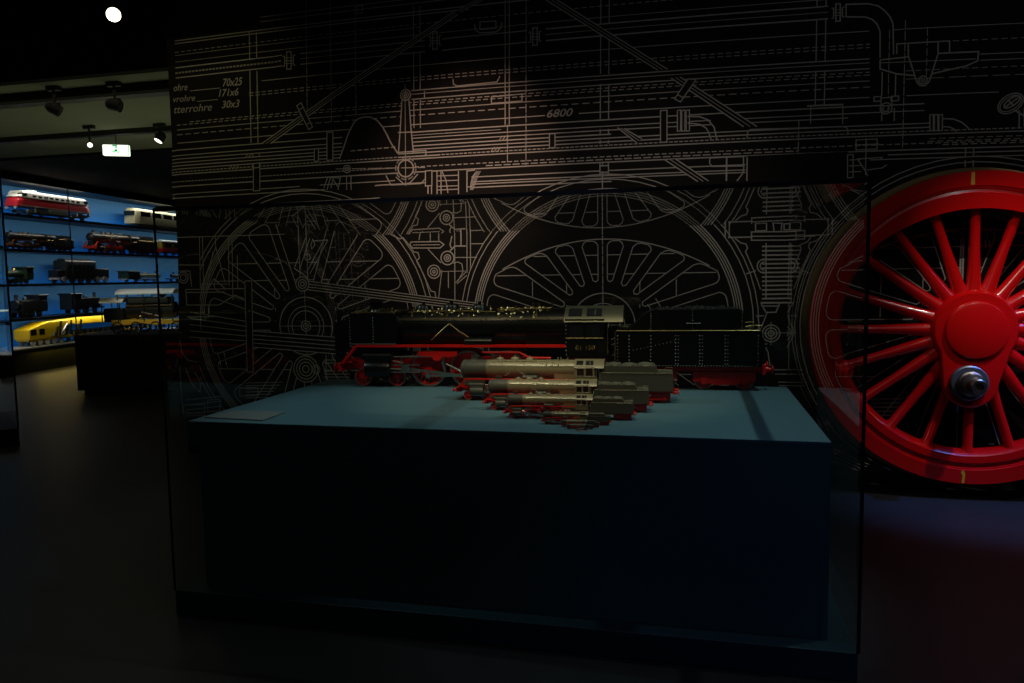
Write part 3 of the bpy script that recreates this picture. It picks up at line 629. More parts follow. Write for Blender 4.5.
def make_loco(name, label, body, dark, frame_m, grey, deflect=True, coalm=None, plate=None, roofm=None, detail=True):
    root = thing(name, label, 'model locomotive', group='scale models of the same steam locomotive'); P = root; RV = M['rivet']
    fit = M['brass'] if not grey else M['rod']
    # frames, buffer beam, buffers
    b = MB(); b.prism([(.55, .75), (.55, 1.45), (4.2, 1.45), (4.6, 1.6), (15.2, 1.6), (15.2, 1.05), (11.2, 1.05), (10.9, .7), (4.6, .7), (4.2, .95), (1.0, .95)], -.55, .55); b.build('main_frame', frame_m, P)
    b = MB(); b.box((.48, 0, 1.12), (.14, 2.9, .46)); b.box((.8, 0, 1.38), (.7, 2.6, .06)); b.build('buffer_beam', frame_m, P, bevel=.02)
    for y in (-.88, .88):
        b = MB(); b.lathe([(0, 0), (.24, .0), (.25, .05), (.1, .1), (.1, .2), (.16, .22), (.16, .42), (0, .42)], (0, y, 1.06), (1, 0, 0), 18); b.build('buffer', frame_m, P)
    b = MB(); b.tube([(.42, 0, 1.05), (.2, 0, 1.0), (.15, 0, .8), (.3, 0, .68)], .05); b.build('coupling_hook', M['rod'], P)
    # bogie
    b = MB(); b.box((2.6, 0, .62), (2.9, 1.3, .16))
    for y in (-.66, .66): b.prism([(1.15, .5), (1.5, .78), (3.7, .78), (4.05, .5), (3.7, .42), (2.9, .6), (2.3, .6), (1.5, .42)], y-.03, y+.03)
    b.build('bogie_frame', frame_m, P)
    for x in (1.6, 3.6):
        for y in (-.76, .76): wheel(.5, y, x, 'bogie_wheel', P, frame_m, M['tyre'], 10)
    for i, x in enumerate(DRX):
        for y in (-.76, .76): wheel(DR, y, x, 'driving_wheel', P, frame_m, M['tyre'], 18, True, (0, -.36))
    for y in (-.76, .76): wheel(.62, y, 13.3, 'trailing_wheel', P, frame_m, M['tyre'], 11)
    # cylinders, crossheads and rods
    for s in (-1, 1):
        y = 1.18*s
        b = MB(); b.lathe([(0, -.05), (.2, -.05), (.3, .0), (.43, .02), (.45, .1), (.45, 1.35), (.43, 1.43), (.2, 1.46), (0, 1.46)], (1.95, y, 1.02), (1, 0, 0), 24)
        b.lathe([(0, -.25), (.14, -.25), (.2, -.1), (.27, -.08), (.27, 1.5), (.2, 1.52), (.14, 1.65), (0, 1.65)], (1.95, y, 1.68), (1, 0, 0), 20); b.box((2.65, y, 1.4), (1.3, .5, .5)); b.build('cylinder', dark, P)
        b = MB(); b.box((4.2, y, 1.24), (1.7, .1, .08)); b.box((4.2, y, .84), (1.7, .1, .07)); b.box((4.25, y, 1.03), (.42, .16, .36)); b.cyl((3.3, y, 1.02), (4.2, y, 1.02), .05, n=8); b.build('crosshead', M['rod'], P)
        b = MB(); b.box((DRX[1], s*.99, .64), (DRX[2]-DRX[0], .07, .13))
        for x in DRX: b.cyl((x, s*.94, .64), (x, s*1.06, .64), .15, n=12)
        b.build('coupling_rod', M['rod'], P)
        dx, dz = DRX[1]-4.25, .64-1.03; L = hypot(dx, dz)
        b = MB(); b.box(((DRX[1]+4.25)/2, s*1.11, .835), (L, .07, .14), ry=-atan2(dz, dx)); b.cyl((DRX[1], s*1.07, .64), (DRX[1], s*1.16, .64), .18, n=14); b.build('connecting_rod', M['rod'], P)
        b = MB()
        b.tube([(DRX[1], s*1.2, .64), (DRX[1]-.35, s*1.22, .95), (6.55, s*1.22, 1.3)], .05); b.tube([(6.5, s*1.22, .9), (6.35, s*1.22, 1.4), (6.5, s*1.22, 1.9)], .08)
        b.tube([(6.45, s*1.2, 1.75), (3.5, s*1.2, 1.68)], .05); b.tube([(4.3, s*1.24, .95), (4.05, s*1.24, .8), (4.0, s*1.24, 1.75)], .05); b.tube([(3.3, s*1.2, 1.5), (4.1, s*1.24, 1.35)], .04)
        b.build('valve_gear', M['rod'], P)
        b = MB(); b.prism([(5.0, 1.78), (5.0, 2.0), (7.2, 2.0), (7.2, 1.78), (6.4, 1.72), (6.2, 1.5), (5.9, 1.5), (5.8, 1.72)], s*1.28-.05, s*1.28+.05); b.tube([(8.6, s*1.3, 1.95), (10.6, s*1.3, 1.95), (11.1, s*1.3, 1.7), (11.5, s*1.3, 1.66), (12.3, s*1.3, 1.66)], .06)
        b.build('motion_bracket', frame_m, P)
        # running board with its red edge
        b = MB(); b.prism([(.45, 1.32), (.62, 1.42), (1.45, 2.37), (13.1, 2.37), (13.1, 2.24), (1.52, 2.24), (.72, 1.32)], s*1.08, s*1.47); b.build('running_board', frame_m, P)
        b = MB(); b.tube([(3.9, s*1.0, 3.74), (12.9, s*1.0, 3.74)], .028)
        for i in range(8): b.cyl((4.1+i*1.15, s*.80, 3.70), (4.1+i*1.15, s*1.0, 3.74), .022, n=6)
        b.build('handrail', M['rod'] if grey else fit, P)
        b = MB()
        b.tube([(4.0, s*.86, 3.42), (9.0, s*.86, 3.42), (9.3, s*.9, 3.2), (12.2, s*.9, 3.2)], .045); b.tube([(6.7, s*.94, 3.48), (7.3, s*1.05, 3.05), (7.8, s*1.1, 2.75)], .035); b.tube([(6.7, s*.94, 3.48), (6.2, s*1.05, 3.05), (5.7, s*1.1, 2.6)], .026)
        b.build('boiler_pipe', body if grey else fit, P)
        b = MB(); b.lathe([(0, 0), (.2, 0), (.24, .05), (.24, 1.5), (.2, 1.55), (0, 1.55)], (7.6, s*1.2, 2.5), (1, 0, 0), 16); b.build('air_tank', dark, P)
    # boiler, smokebox and their fittings
    zc, r = 3.26, .98
    pr = [(r*.97, 3.6)]
    for x in (4.0, 5.4, 6.9, 8.4, 9.9): pr += [(r, x), (r+.018, x+.01), (r+.018, x+.08), (r, x+.09)]
    pr += [(r, 10.9), (r*1.02, 11.0), (r*1.02, 13.15)]
    b = MB(); b.lathe(pr, (0, 0, zc), (1, 0, 0), 40); b.b2(10.9, 13.1, -.92, .92, 1.5, zc); b.build('boiler', body, P)
    b = MB(); b.lathe([(r*.94, .95), (r*.98, 1.05), (r*.98, 3.5), (r*1.0, 3.52), (r*1.0, 3.6)], (0, 0, zc), (1, 0, 0), 40)
    for k in range(30):
        a = pi*k/29
        for xx in (1.35, 3.42): b.rivet((xx, r*.98*cos(a), zc+r*.98*sin(a)), (0, cos(a), sin(a)), .045, 1)
    b.b2(1.0, 3.4, -.6, .6, 1.6, 2.5); b.build('smokebox', [dark, RV if not grey else dark], P)
    b = MB(); b.lathe([(0, -.34), (.3, -.31), (.62, -.2), (.78, -.05), (.78, .0)], (.97, 0, zc), (1, 0, 0), 32); b.lathe([(.15, -.38), (.2, -.40), (.2, -.36)], (.97, 0, zc), (1, 0, 0), 16, closed=True); b.cyl((1.1, 0, zc), (.72, 0, zc), .04, n=8); b.build('smokebox_door', dark, P)
    b = MB(); b.lathe([(.46, -.1), (.36, .05), (.33, .18), (.36, .42), (.40, .44), (.40, .5), (.30, .5), (.29, .1)], (2.2, 0, zc+r*.93), (0, 0, 1), 24); b.build('chimney', dark, P)
    for x, rr, h, nm in ((5.0, .42, .30, 'sand_dome'), (6.6, .46, .34, 'steam_dome'), (8.2, .42, .30, 'sand_dome')):
        b = MB(); b.lathe([(rr+.1, -.12), (rr, .05), (rr*.98, h*.6), (rr*.8, h*.92), (rr*.4, h*1.05), (0, h*1.08)], (x, 0, zc+r*.94), (0, 0, 1), 24); b.cyl((x, 0, zc+r), (x, 0, zc+r+h+.12), .09, n=10); b.build(nm, body, P)
    b = MB(); rnd = random.Random(5)
    for k in range(120 if detail and not grey else (40 if detail else 10)):
        x = rnd.choice((rnd.uniform(4.4, 9.0), rnd.uniform(9.2, 12.2))); a = RAD(rnd.uniform(60, 150)); y, z = (r+.03)*cos(a), zc+(r+.03)*sin(a)
        if rnd.random() < .5: b.ball((x, y, z), rnd.uniform(.05, .09), n=8)
        else: b.cyl((x, y, z-.05), (x, y*1.05, z+rnd.uniform(.06, .15)), rnd.uniform(.03, .06), n=8)
    b.tube([(4.3, -.55, zc+r*.86), (5.5, -.5, zc+r*.9), (7.8, -.52, zc+r*.9), (9.2, -.58, zc+r*.84)], .035); b.tube([(9.3, -.45, zc+r*.93), (11.0, -.3, zc+r*1.0), (12.2, -.35, zc+r*1.0)], .035)
    for x in (11.2, 11.5): b.cyl((x, 0, zc+r), (x, 0, zc+r+.3), .07, n=8)
    b.tube([(12.3, -.5, zc+r), (12.3, -.5, zc+r+.35)], .05)
    b.build('boiler_fittings', fit if not grey else body, P)
    if deflect:
        for s in (-1, 1):
            b = MB(); y = 1.43*s; dx = .12
            b.prism([(.95+dx, 2.4), (.95+dx, 3.95), (1.1+dx, 4.08), (3.6+dx, 4.08), (3.75+dx, 3.95), (3.75+dx, 2.4)], y-.03, y+.03)
            for x in (1.05+dx, 2.4+dx):
                for k in range(9): b.rivet((x, y+.03*s, 2.5+k*.17), (0, s, 0), .036, 1)
            b.b2(.97+dx, 3.7+dx, y+.03*s, y+.045*s, 2.4, 2.45, 1)
            b.build('smoke_deflector', [dark, RV], P)
            b = MB(); b.prism([(.22, 1.35), (.22, 3.55), (.75, 3.75), (1.05, 3.75), (1.05, 2.3), (.62, 1.45)], 1.30*s-.02, 1.30*s+.02); b.build('front_side_sheet', dark, P)
        b = MB()
        for k in range(44): b.ball((1.1+rnd.random()*2.7, rnd.uniform(-.75, .6), zc+.84+rnd.random()*.22), rnd.uniform(.04, .075), n=6)
        b.tube([(.95, -.7, zc+.86), (3.9, -.7, zc+.86)], .03); b.build('smokebox_fittings', M['brass'], P)
        for x in (1.3, 3.3): b = MB(); b.tube([(x, -1.41, 4.0), (x, -.5, 4.12), (x, .5, 4.12), (x, 1.41, 4.0)], .03); b.build('deflector_stay', M['brass'], P)
    for y, z in ((-.85, 1.62), (.85, 1.62), (0, 2.62)):
        b = MB(); b.lathe([(0, 0), (.15, 0), (.17, .03), (.15, .06), (.11, .08), (.11, .28), (0, .28)], (.62 if z < 2 else .8, y, z), (1, 0, 0), 16); b.box((.75 if z < 2 else .95, y, z-.16), (.2, .12, .1)); b.build('headlamp', M['brass'] if not grey else dark, P)
    # cab
    b = MB()
    for s in (-1, 1):
        y = 1.42*s; t = .03
        for x0, x1, z0, z1 in ((12.5, 14.75, 1.75, 2.75), (12.5, 12.75, 2.75, 3.6), (13.45, 13.65, 2.75, 3.6), (14.35, 14.55, 2.75, 3.6), (12.5, 14.55, 3.5, 3.72)): b.b2(x0, x1, y-t, y+t, z0, z1)
        if not grey:
            for k in range(8): b.rivet((12.55, y+t*s, 1.85+k*.22), (0, s, 0), .035, 1)
    b.prism([(-1.42, 1.75), (1.42, 1.75), (1.42, 3.7), (.9, 4.1), (.3, 4.25), (-.3, 4.25), (-.9, 4.1), (-1.42, 3.7)], 12.5, 12.56, plane='yz'); b.b2(12.5, 14.9, -1.4, 1.4, 1.7, 1.8)
    cabo = b.build('cab', [body, RV], P); cabo.location.x = .58
    for s in (-1, 1):
        for x0, x1 in ((12.75, 13.45), (13.65, 14.35)):
            b = MB(); b.b2(x0, x1, 1.40*s-.01, 1.40*s+.01, 2.75, 3.5); b.build('cab_window', M['pane'] if not grey else M['dred_dim'], cabo, smooth=0)
        b = MB(); b.tube([(12.6, 1.47*s, 2.72), (14.5, 1.47*s, 2.72)], .035); b.tube([(14.72, 1.47*s, 1.9), (14.72, 1.47*s, 3.4)], .03); b.build('cab_handrail', M['brass'] if not grey else body, cabo)
    arc = []
    for k in range(15):
        a = RAD(149-118*k/14); arc.append((1.74*cos(a), 2.74+1.62*sin(a)))
    inn = [(y*.965, z-.05) for y, z in reversed(arc)]
    b = MB(); b.prism(arc+inn, 12.3, 15.35, plane='yz')
    for x in (12.32, 13.9, 15.3): b.prism([(y*1.01, z+.02) for y, z in arc]+[(y, z-.01) for y, z in reversed(arc)], x-.03, x+.03, plane='yz')
    rf = b.build('cab_roof', roofm or body, P); rf.location.x = .74
    for x0, x1 in ((12.5, 13.2), (13.45, 14.25)):
        for s in (-1, 1):
            b = MB(); a0, a1 = RAD(90+s*24), RAD(90+s*46); v = []
            for rr in (1.63, 1.655):
                for a in (a0, a1):
                    for x in (x0, x1): v.append((x, 1.74/1.62*rr*cos(a), 2.74+rr*sin(a)))
            b.add(v, [(0,1,3,2),(4,6,7,5),(0,4,5,1),(2,3,7,6),(0,2,6,4),(1,5,7,3)])
            b.build('roof_vent', M['ventblack'], rf, smooth=0)
    if plate:
        cu = bpy.data.curves.new('number', 'FONT'); cu.body = plate; cu.extrude = .01; o = bpy.data.objects.new('number', cu); COL.objects.link(o); bpy.context.view_layer.update()
        me = bpy.data.meshes.new_from_object(o.evaluated_get(bpy.context.evaluated_depsgraph_get())); bpy.data.objects.remove(o)
        xs = [v.co.x for v in me.vertices]; w = max(xs)-min(xs)
        b = MB(); b.b2(12.98, 14.12, -1.475, -1.45, 2.06, 2.42, 1); b.add([(13.05+(v.co.x-min(xs))/w, -1.48-v.co.z*.5, 2.13+v.co.y*.32) for v in me.vertices], [tuple(p.vertices) for p in me.polygons])
        b.build('number_plate', [M['brass'], dark], cabo, smooth=0)
    # tender
    tz = 1.25
    b = MB(); b.prism([(15.7, tz), (15.7, 3.08), (22.9, 3.08), (23.0, 2.98), (23.0, tz)], -1.5, 1.5)
    if not grey:
        for s in (-1, 1):
            for x in (15.8, 16.4, 17.5, 18.75, 19.95, 21.2, 22.8):
                for k in range(9): b.rivet((x, 1.5*s, 1.4+k*.18), (0, s, 0), .042, 1)
                if x in (18.75, 19.95, 21.2):
                    for k in range(9): b.rivet((x+.13, 1.5*s, 1.4+k*.18), (0, s, 0), .032, 1)
            for k in range(47): b.rivet((15.85+k*.15, 1.5*s, 1.30), (0, s, 0), .035, 1)
            for k in range(12): b.rivet((16.6+k*.19, 1.5*s, 2.1+k*.042), (0, s, 0), .028, 1)
    b.build('tender_body', [body if not grey else dark, RV], P, bevel=.02 if grey else 0)
    b = MB()
    for s in (-1, 1):
        b.tube([(15.75, 1.52*s, 3.10), (22.9, 1.52*s, 3.10)], .03)
        for k in range(40): b.rivet((15.9+k*.17, 1.3*s, 3.09), (0, 0, 1), .045)
        b.tube([(15.68, 1.5*s, 1.3), (15.68, 1.5*s, 3.1)], .03)
        b.tube([(22.3, 1.35*s, 3.1), (22.3, 1.35*s, 3.34), (22.95, 1.35*s, 3.34), (22.95, 1.35*s, 3.1)], .03)
    b.build('tender_rail', M['brass'] if not grey else body, P)
    b = MB(); bz = 4.16
    b.prism([(16.2, 3.08), (16.6, 3.3), (17.1, 3.85), (17.6, bz), (22.0, bz), (22.2, 3.9), (22.2, 3.08)] if not grey else [(15.9, 3.08), (15.8, 3.3), (16.1, 3.75), (21.2, 3.75), (21.5, 3.08)], -1.18, 1.18)
    if not grey:
        for x in (17.5, 19.6, 22.05):
            for k in range(8): b.rivet((x, -1.18, 3.2+k*.13), (0, -1, 0), .035, 1)
        b.tube([(19.3, -1.21, 3.45), (20.0, -1.21, 3.45)], .03, m=1)
    b.build('coal_bunker', [body if not grey else dark, RV], P)
    b = MB(); b.box((18.6 if grey else 19.8, 0, 3.72 if grey else 4.12), (5.2 if grey else 4.2, 2.1, .12))
    if grey:
        for cx_, w, h in ((16.95, .8, .34), (18.6, .8, .30), (20.2, .9, .36)): b.ball((cx_, 0, 3.72), 1, n=16, sc=(w, 1.05, h))
        for k in range(50): b.ball((16.1+5.0*rnd.random(), rnd.uniform(-1, 1), 3.74+.08*rnd.random()), rnd.uniform(.1, .2), n=6)
    else:
        for k in range(60): b.ball((17.7+4.1*rnd.random(), rnd.uniform(-1, 1), 4.07+.08*rnd.random()), rnd.uniform(.1, .22), n=6)
    b.build('coal', coalm or M['coal'], P)
    b = MB(); b.box((19.0, 0, 1.12), (8.0, 2.2, .26)); b.box((23.1, 0, 1.1), (.14, 2.9, .44)); b.box((15.4, 0, .75), (.5, 2.6, .08)); b.build('tender_frame', frame_m, P)
    for x in (17.3, 21.2):
        b = MB()
        for s in (-1, 1):
            b.prism([(x-1.55, .45), (x-1.55, .95), (x+1.55, .95), (x+1.55, .45), (x+1.1, .45), (x+.5, .28), (x-.5, .28), (x-1.1, .45)], s*1.0-.05, s*1.0+.05)
            for d in (-1, 1): b.box((x+d, s*1.08, .5), (.3, .12, .34))
        b.box((x, 0, .75), (2.6, 1.9, .2)); bo = b.build('tender_bogie', frame_m, P)
        for d in (-1, 1):
            for y in (-.76, .76): wheel(.5, y, x+d, 'tender_wheel', bo, frame_m, M['tyre'], 1)
    for y in (-.88, .88):
        b = MB(); b.lathe([(0, 0), (.24, .0), (.25, -.05), (.1, -.1), (.1, -.2), (.16, -.22), (.16, -.42), (0, -.42)], (23.6, y, 1.06), (1, 0, 0), 18); b.build('tender_buffer', frame_m, P)
    b = MB(); b.box((23.14, -.6, 1.9), (.05, .06, 1.6)); b.box((23.14, -.95, 1.9), (.05, .06, 1.6))
    for k in range(6): b.box((23.14, -.775, 1.25+k*.27), (.05, .35, .04))
    b.lathe([(0, 0), (.15, 0), (.15, .1), (.1, .3), (0, .3)], (23.05, -.85, 2.3), (1, 0, 0), 12); b.build('tender_ladder', dark, P)
    return root
M['dred_dim'] = mat('dark_red_cab_interior', (.022, .005, .004), .4)
LEN = 23.6
def place(root, front, rear, side=.075, z=PZ+.0006):
    """front and rear points on the plinth, where the nearer rail would run"""
    a = Vector((front[0], front[1])); e = Vector((rear[0], rear[1])); L = (e-a).length; rz = atan2(e.y-a.y, e.x-a.x)
    s = L/LEN; n = Vector((-sin(rz), cos(rz)))*.76*s
    root.location = (a.x+n.x, a.y+n.y, z); root.rotation_euler = (0, 0, rz); root.scale = (s, s, s)
    return s
def foot(ax, ay, bx, by): return hit(ax, ay, 2, PZ), hit(bx, by, 2, PZ)
big = make_loco('model_steam_locomotive', 'largest black steam locomotive with big smoke deflectors, behind all the others on the plinth', M['lblack'], M['lblack'], M['lred'], False, True, M['coalblack'], '01 150', M['roof'])
place(big, *foot(337, 385.5, 772, 390))
G1 = make_loco('model_steam_locomotive', 'second largest locomotive, grey with heaped coal, directly in front of the big black one', M['lgrey'], M['ldark'], M['lred'], True, False, M['coal'])
LABELS = ['grey locomotive third from the back of the size row, third largest of all',
          'grey locomotive fourth from the back of the size row, just ahead of the tiny ones',
          'small grey and red locomotive, largest of the four tiny ones at the plinth front',
          'tiny locomotive second of the four tiny ones, in front of the largest tiny one',
          'very tiny locomotive between the second tiny one and the smallest at the plinth edge',
          'smallest locomotive of all, on a pale base nearest the plinth front edge']
rows = [(483, 409.5, 653, 412.5), (503, 418, 636.5, 420.5), (541, 424, 611.5, 425.5), (560, 427, 600, 427.6), (566, 429.2, 594, 429.4), (575.5, 431.2, 587, 431.3)]
place(G1, *foot(454, 399.5, 679, 403))
KEEP = {'main_frame', 'boiler', 'smokebox', 'cab', 'cab_roof', 'running_board', 'tender_body', 'coal_bunker', 'coal', 'driving_wheel', 'bogie_wheel', 'tender_bogie', 'cylinder', 'buffer_beam', 'tender_frame', 'chimney', 'steam_dome', 'sand_dome'}
for i, (lb, rw) in enumerate(zip(LABELS, rows)):
    c = copy_tree(G1, None if i < 3 else KEEP); tag(c, lb, 'model locomotive', 'scale models of the same steam locomotive')
    p, q_ = foot(*rw); zz = PZ
    if i == 5: zz = PZ+.003
    place(c, p, q_, z=zz+.0004)
p, q_ = foot(*rows[5])
tb = thing('display_track', 'pale strip of track under the smallest locomotive at the plinth front', 'model track', ((p.x+q_.x)/2, p.y+.002, PZ+.0004))
b = MB(); b.box((0, 0, .001), (q_.x-p.x+.012, .012, .0018)); b.build('track_bed', mat('pale_track_bed', (.5, .42, .36), .6), tb, smooth=0)
b = MB()
for y in (-.0017, .0017): b.box((0, y, .0022), (q_.x-p.x+.01, .0006, .0006))
b.build('rail', M['railmetal'], tb, smooth=0)

# ------------------------------------------------------------------ far display wall at the left (blue backed shelves)
DO = Vector((-11.05, 11.6, 0)); DU = Vector((-.12, .993, 0)).normalized(); DN = Vector((DU.y, -DU.x, 0))    # DN looks into the room
DRZ = atan2(DU.y, DU.x)
def dpt(s, n, z): return DO + DU*s + DN*n + Vector((0, 0, z))
def dpx(px, n=-.08):
    """distance along the display at picture column px, measured n in front of the front edge"""
    d = ray(px, 300); o = Vector((0, 0, EYE)); base = DO + DN*n
    t = (base-o).dot(DN)/d.dot(DN); return (o+d*t-base).dot(DU)
S0, S1 = -4.2, 6.5
wl = None
b = MB(); b.box(((S0+S1)/2, .75, 1.65), (S1-S0, .1, 3.3))
o = b.build('wall_left', M['blackpaint']); o.location = DO; o.rotation_euler.z = DRZ; tag(o, kind='structure')
dc = thing('shelf_display_case', 'tall blue backed wall case with shelves of model trains in the left background', 'display case', DO, DRZ)
# local frame: x along the case, y negative is toward the back? DN is local -y -> front is -y
SH = [.42, .92, 1.50, 2.08, 2.66]; TOP = 3.2; DEP = .62
b = MB(); b.box(((S0+S1)/2, DEP, (TOP+SH[0])/2), (S1-S0, .03, TOP-SH[0])); b.build('back_panel', M['blue'], dc, smooth=0)
b = MB(); b.box(((S0+S1)/2, DEP/2, SH[0]/2-.01), (S1-S0, DEP, SH[0]-.02)); b.build('cabinet_base', M['blackpaint'], dc, smooth=0)
for z in SH[1:]:
    b = MB(); b.box(((S0+S1)/2, DEP/2, z-.022), (S1-S0, DEP-.05, .044)); b.build('shelf', M['shelf'], dc, smooth=0)
b = MB(); b.box(((S0+S1)/2, DEP/2, SH[0]-.012), (S1-S0, DEP-.05, .024)); b.build('shelf', M['dgrey'], dc, smooth=0)
b = MB(); b.box(((S0+S1)/2, DEP/2, TOP+.03), (S1-S0, DEP, .06)); b.build('canopy', M['shelf'], dc, smooth=0)
for px in (5, 74):
    s = dpx(px, 0); wd = .05 if px < 10 else .012
    b = MB(); b.box((s, -.012, (TOP+SH[0])/2), (wd, .02, TOP-SH[0])); b.build('mullion', M['shelf'], dc, smooth=0)
EDS = [S0]+[dpx(px, 0) for px in (5, 74)]+[S1]
for a, e in zip(EDS, EDS[1:]):
    b = MB(); b.box(((a+e)/2, -.012, (TOP+SH[0])/2), (e-a-.04, .008, TOP-SH[0])); b.build('glass_pane', M['glass'], dc, smooth=0)

def model(name, label, cat, pa, pb, shelf, n=-.25, group=None):
    """an Empty on the shelf; local x along the case from picture column pa to pb, origin at the pa end; returns root and length"""
    s0, s1 = dpx(pa, n+.16)+.08, dpx(pb, n+.16)+.02
    p = dpt(s0, n, SH[shelf]+.002)
    return thing(name, label, cat, p, DRZ, group), s1-s0
def small_wheels(par, xs, r, y, m, name='wheel'):
    for x in xs:
        for s in (-1, 1):
            b = MB(); b.lathe([(0, -.012), (r*.3, -.016), (r*.35, -.008), (r*.8, -.008), (r*.85, -.014), (r, -.014), (r, .014), (0, .014)], (0, 0, 0), (0, s, 0), 16); o = b.build(name, m, par); o.location = (x, y*s, r)
def rounded(w, z0, z1, rr=.08, n=5):
    pts = [(-w, z0), (w, z0)]
    for cx_, a0 in ((w-rr, 0), (-w+rr, 90)):
        for i in range(n+1):
            a = RAD(a0+90*i/n); pts.append((cx_+rr*cos(a), z1-rr+rr*sin(a)))
    return pts
# red and white diesel
r_, L = model('model_diesel_locomotive', 'red and white model diesel locomotive on the top shelf', 'model locomotive', 23, 97, 4)
def nosed(L, w, z0, z1, slope, m, name, par, x0=0, x1=None, mats=None):
    x1 = L if x1 is None else x1; b = MB(); sec = rounded(w, z0, z1, min(.09, (z1-z0)*.45)); n = len(sec)
    st = [(x0, .80, slope), (x0+.05, .92, slope*.5), (x0+.16, 1, 0), (x1-.16, 1, 0), (x1-.05, .92, slope*.5), (x1, .80, slope)]
    vs = []
    for x, k, sl in st:
        for y, z in sec:
            t = (z-z0)/(z1-z0); xx = x + (sl*t if x < L/2 else -sl*t)
            vs.append((xx, y*k, z - (.04*t if k < .9 else 0)))
    fs = [(j*n+i, j*n+(i+1) % n, (j+1)*n+(i+1) % n, (j+1)*n+i) for j in range(len(st)-1) for i in range(n)]
    fs += [tuple(range(n-1, -1, -1)), tuple((len(st)-1)*n+i for i in range(n))]
    b.add(vs, fs); return b.build(name, m, par, smooth=40)
hh = .40
nosed(L, .15, .15, .31, .02, M['dred'], 'lower_body', r_); nosed(L, .145, .312, .42, .12, M['dwhite'], 'upper_body', r_, .03, L-.03)
b = MB(); b.box((L/2, -.151, .305), (L*.93, .006, .014)); b.box((L/2, -.151, .160), (L*.95, .006, .020)); b.build('white_stripe', M['dwhite'], r_, smooth=0)
for k in range(9):
    x = L*.2+k*L*.075
    b = MB(); b.box((x, -.147, .338), (L*.045, .008, .032)); b.build('side_window', M['pane'], r_, smooth=0)
for x in (.13, L-.13):
    b = MB(); b.box((x+(.02 if x < 1 else -.02), -.10, .35), (.10, .10, .055), rz=.0); b.build('windscreen', M['pane'], r_, smooth=0)
b = MB(); b.box((L*.27, 0, .43), (.12, .1, .05)); b.cyl((L*.22, 0, .41), (L*.22, 0, .455), .04, n=12); b.build('roof_vent', M['dwhite'], r_, bevel=.008)
b = MB(); b.box((L*.5, 0, .10), (L*.26, .31, .085)); b.build('fuel_tank', M['dgrey'], r_, bevel=.008)
for x in (L*.22, L*.80):
    b = MB()
    for s in (-1, 1): b.box((x, s*.15, .085), (L*.25, .03, .05)); b.box((x, s*.16, .095), (L*.07, .03, .07))
    b.box((x, 0, .075), (L*.2, .2, .03)); bo = b.build('bogie', M['dgrey'], r_)
    small_wheels(bo, (x-L*.08, x+L*.08), .052, .105, M['dgrey'])
b = MB()
for x in (-.02, L+.02):
    for y in (-.08, .08): b.cyl((x, y, .12), (x+(.04 if x < 1 else -.04), y, .12), .025, n=10)
b.build('buffer', M['dgrey'], r_)
# cream railcar
r_, L = model('model_railcar', 'cream model railcar with dark windows on the top shelf right end', 'model railcar', 139, 200, 4)
nosed(L, .15, .07, .40, .03, M['cream'], 'body', r_)
for k in range(7):
    b = MB(); b.box((.35+k*.42, -.152, .28), (.34, .008, .10)); b.build('side_window', M['pane'], r_, smooth=0)
b = MB(); b.box((.03, 0, .29), (.09, .22, .09)); b.build('windscreen', M['pane'], r_, smooth=0)
b = MB(); b.box((L/2, 0, .05), (L*.9, .22, .05)); b.build('underframe', M['dgrey'], r_); small_wheels(r_, (.3, .6, L-.6, L-.3), .045, .1, M['dgrey'])
# steam locomotives of the second shelf are the same prototype in other colours
M['lbrown'] = mat('light_tinted_wheels', (.22, .065, .02), .4); M['lredbright'] = mat('bright_red_wheels', (.62, .03, .01), .35)  # the brown is a lighting tint put into the wheel colour
def shelf_steam(label, pa, pb, shelf, frame_m, body, keep=None):
    s0, s1 = dpx(pa, -.25), dpx(pb, -.25); src = make_loco('model_steam_locomotive', label, body, M['blackmodel'], frame_m, False, False, M['coalblack'], None, None, False)
    src['group'] = 'steam locomotives on the second shelf'
    p = dpt(s0, -.25, SH[shelf]+.003); src.location = p; src.rotation_euler = (0, 0, DRZ); k = (s1-s0)/LEN; src.scale = (k, k, max(k, .26/4.6)); return src
shelf_steam('black model steam locomotive with wheels tinted brown by the light, under the red and white diesel', 9, 74, 3, M['lbrown'], M['blackmodel'])
shelf_steam('black model steam locomotive with bright red wheels, second shelf beside the gap', 91, 156, 3, M['lredbright'], M['blackmodel'])
# yellow and red coach
r_, L = model('model_railway_coach', 'yellow and red model coach at the right end of the second shelf', 'model coach', 164, 205, 3)
b = MB(); b.prism(rounded(.14, .16, .30, .02), 0, L, plane='yz'); b.build('upper_body', M['dgold'], r_); b = MB(); b.prism(rounded(.145, .07, .16, .01), 0, L, plane='yz'); b.build('lower_body', M['dred'], r_)
b = MB(); b.prism(rounded(.15, .30, .35, .045), -.02, L+.02, plane='yz'); b.build('roof', M['roofwhite'], r_); small_wheels(r_, (.2, .5, L-.5, L-.2), .04, .1, M['blackmodel'])
for k in range(6):
    b = MB(); b.box((.25+k*.36, -.142, .235), (.24, .008, .07)); b.build('side_window', M['pane'], r_, smooth=0)
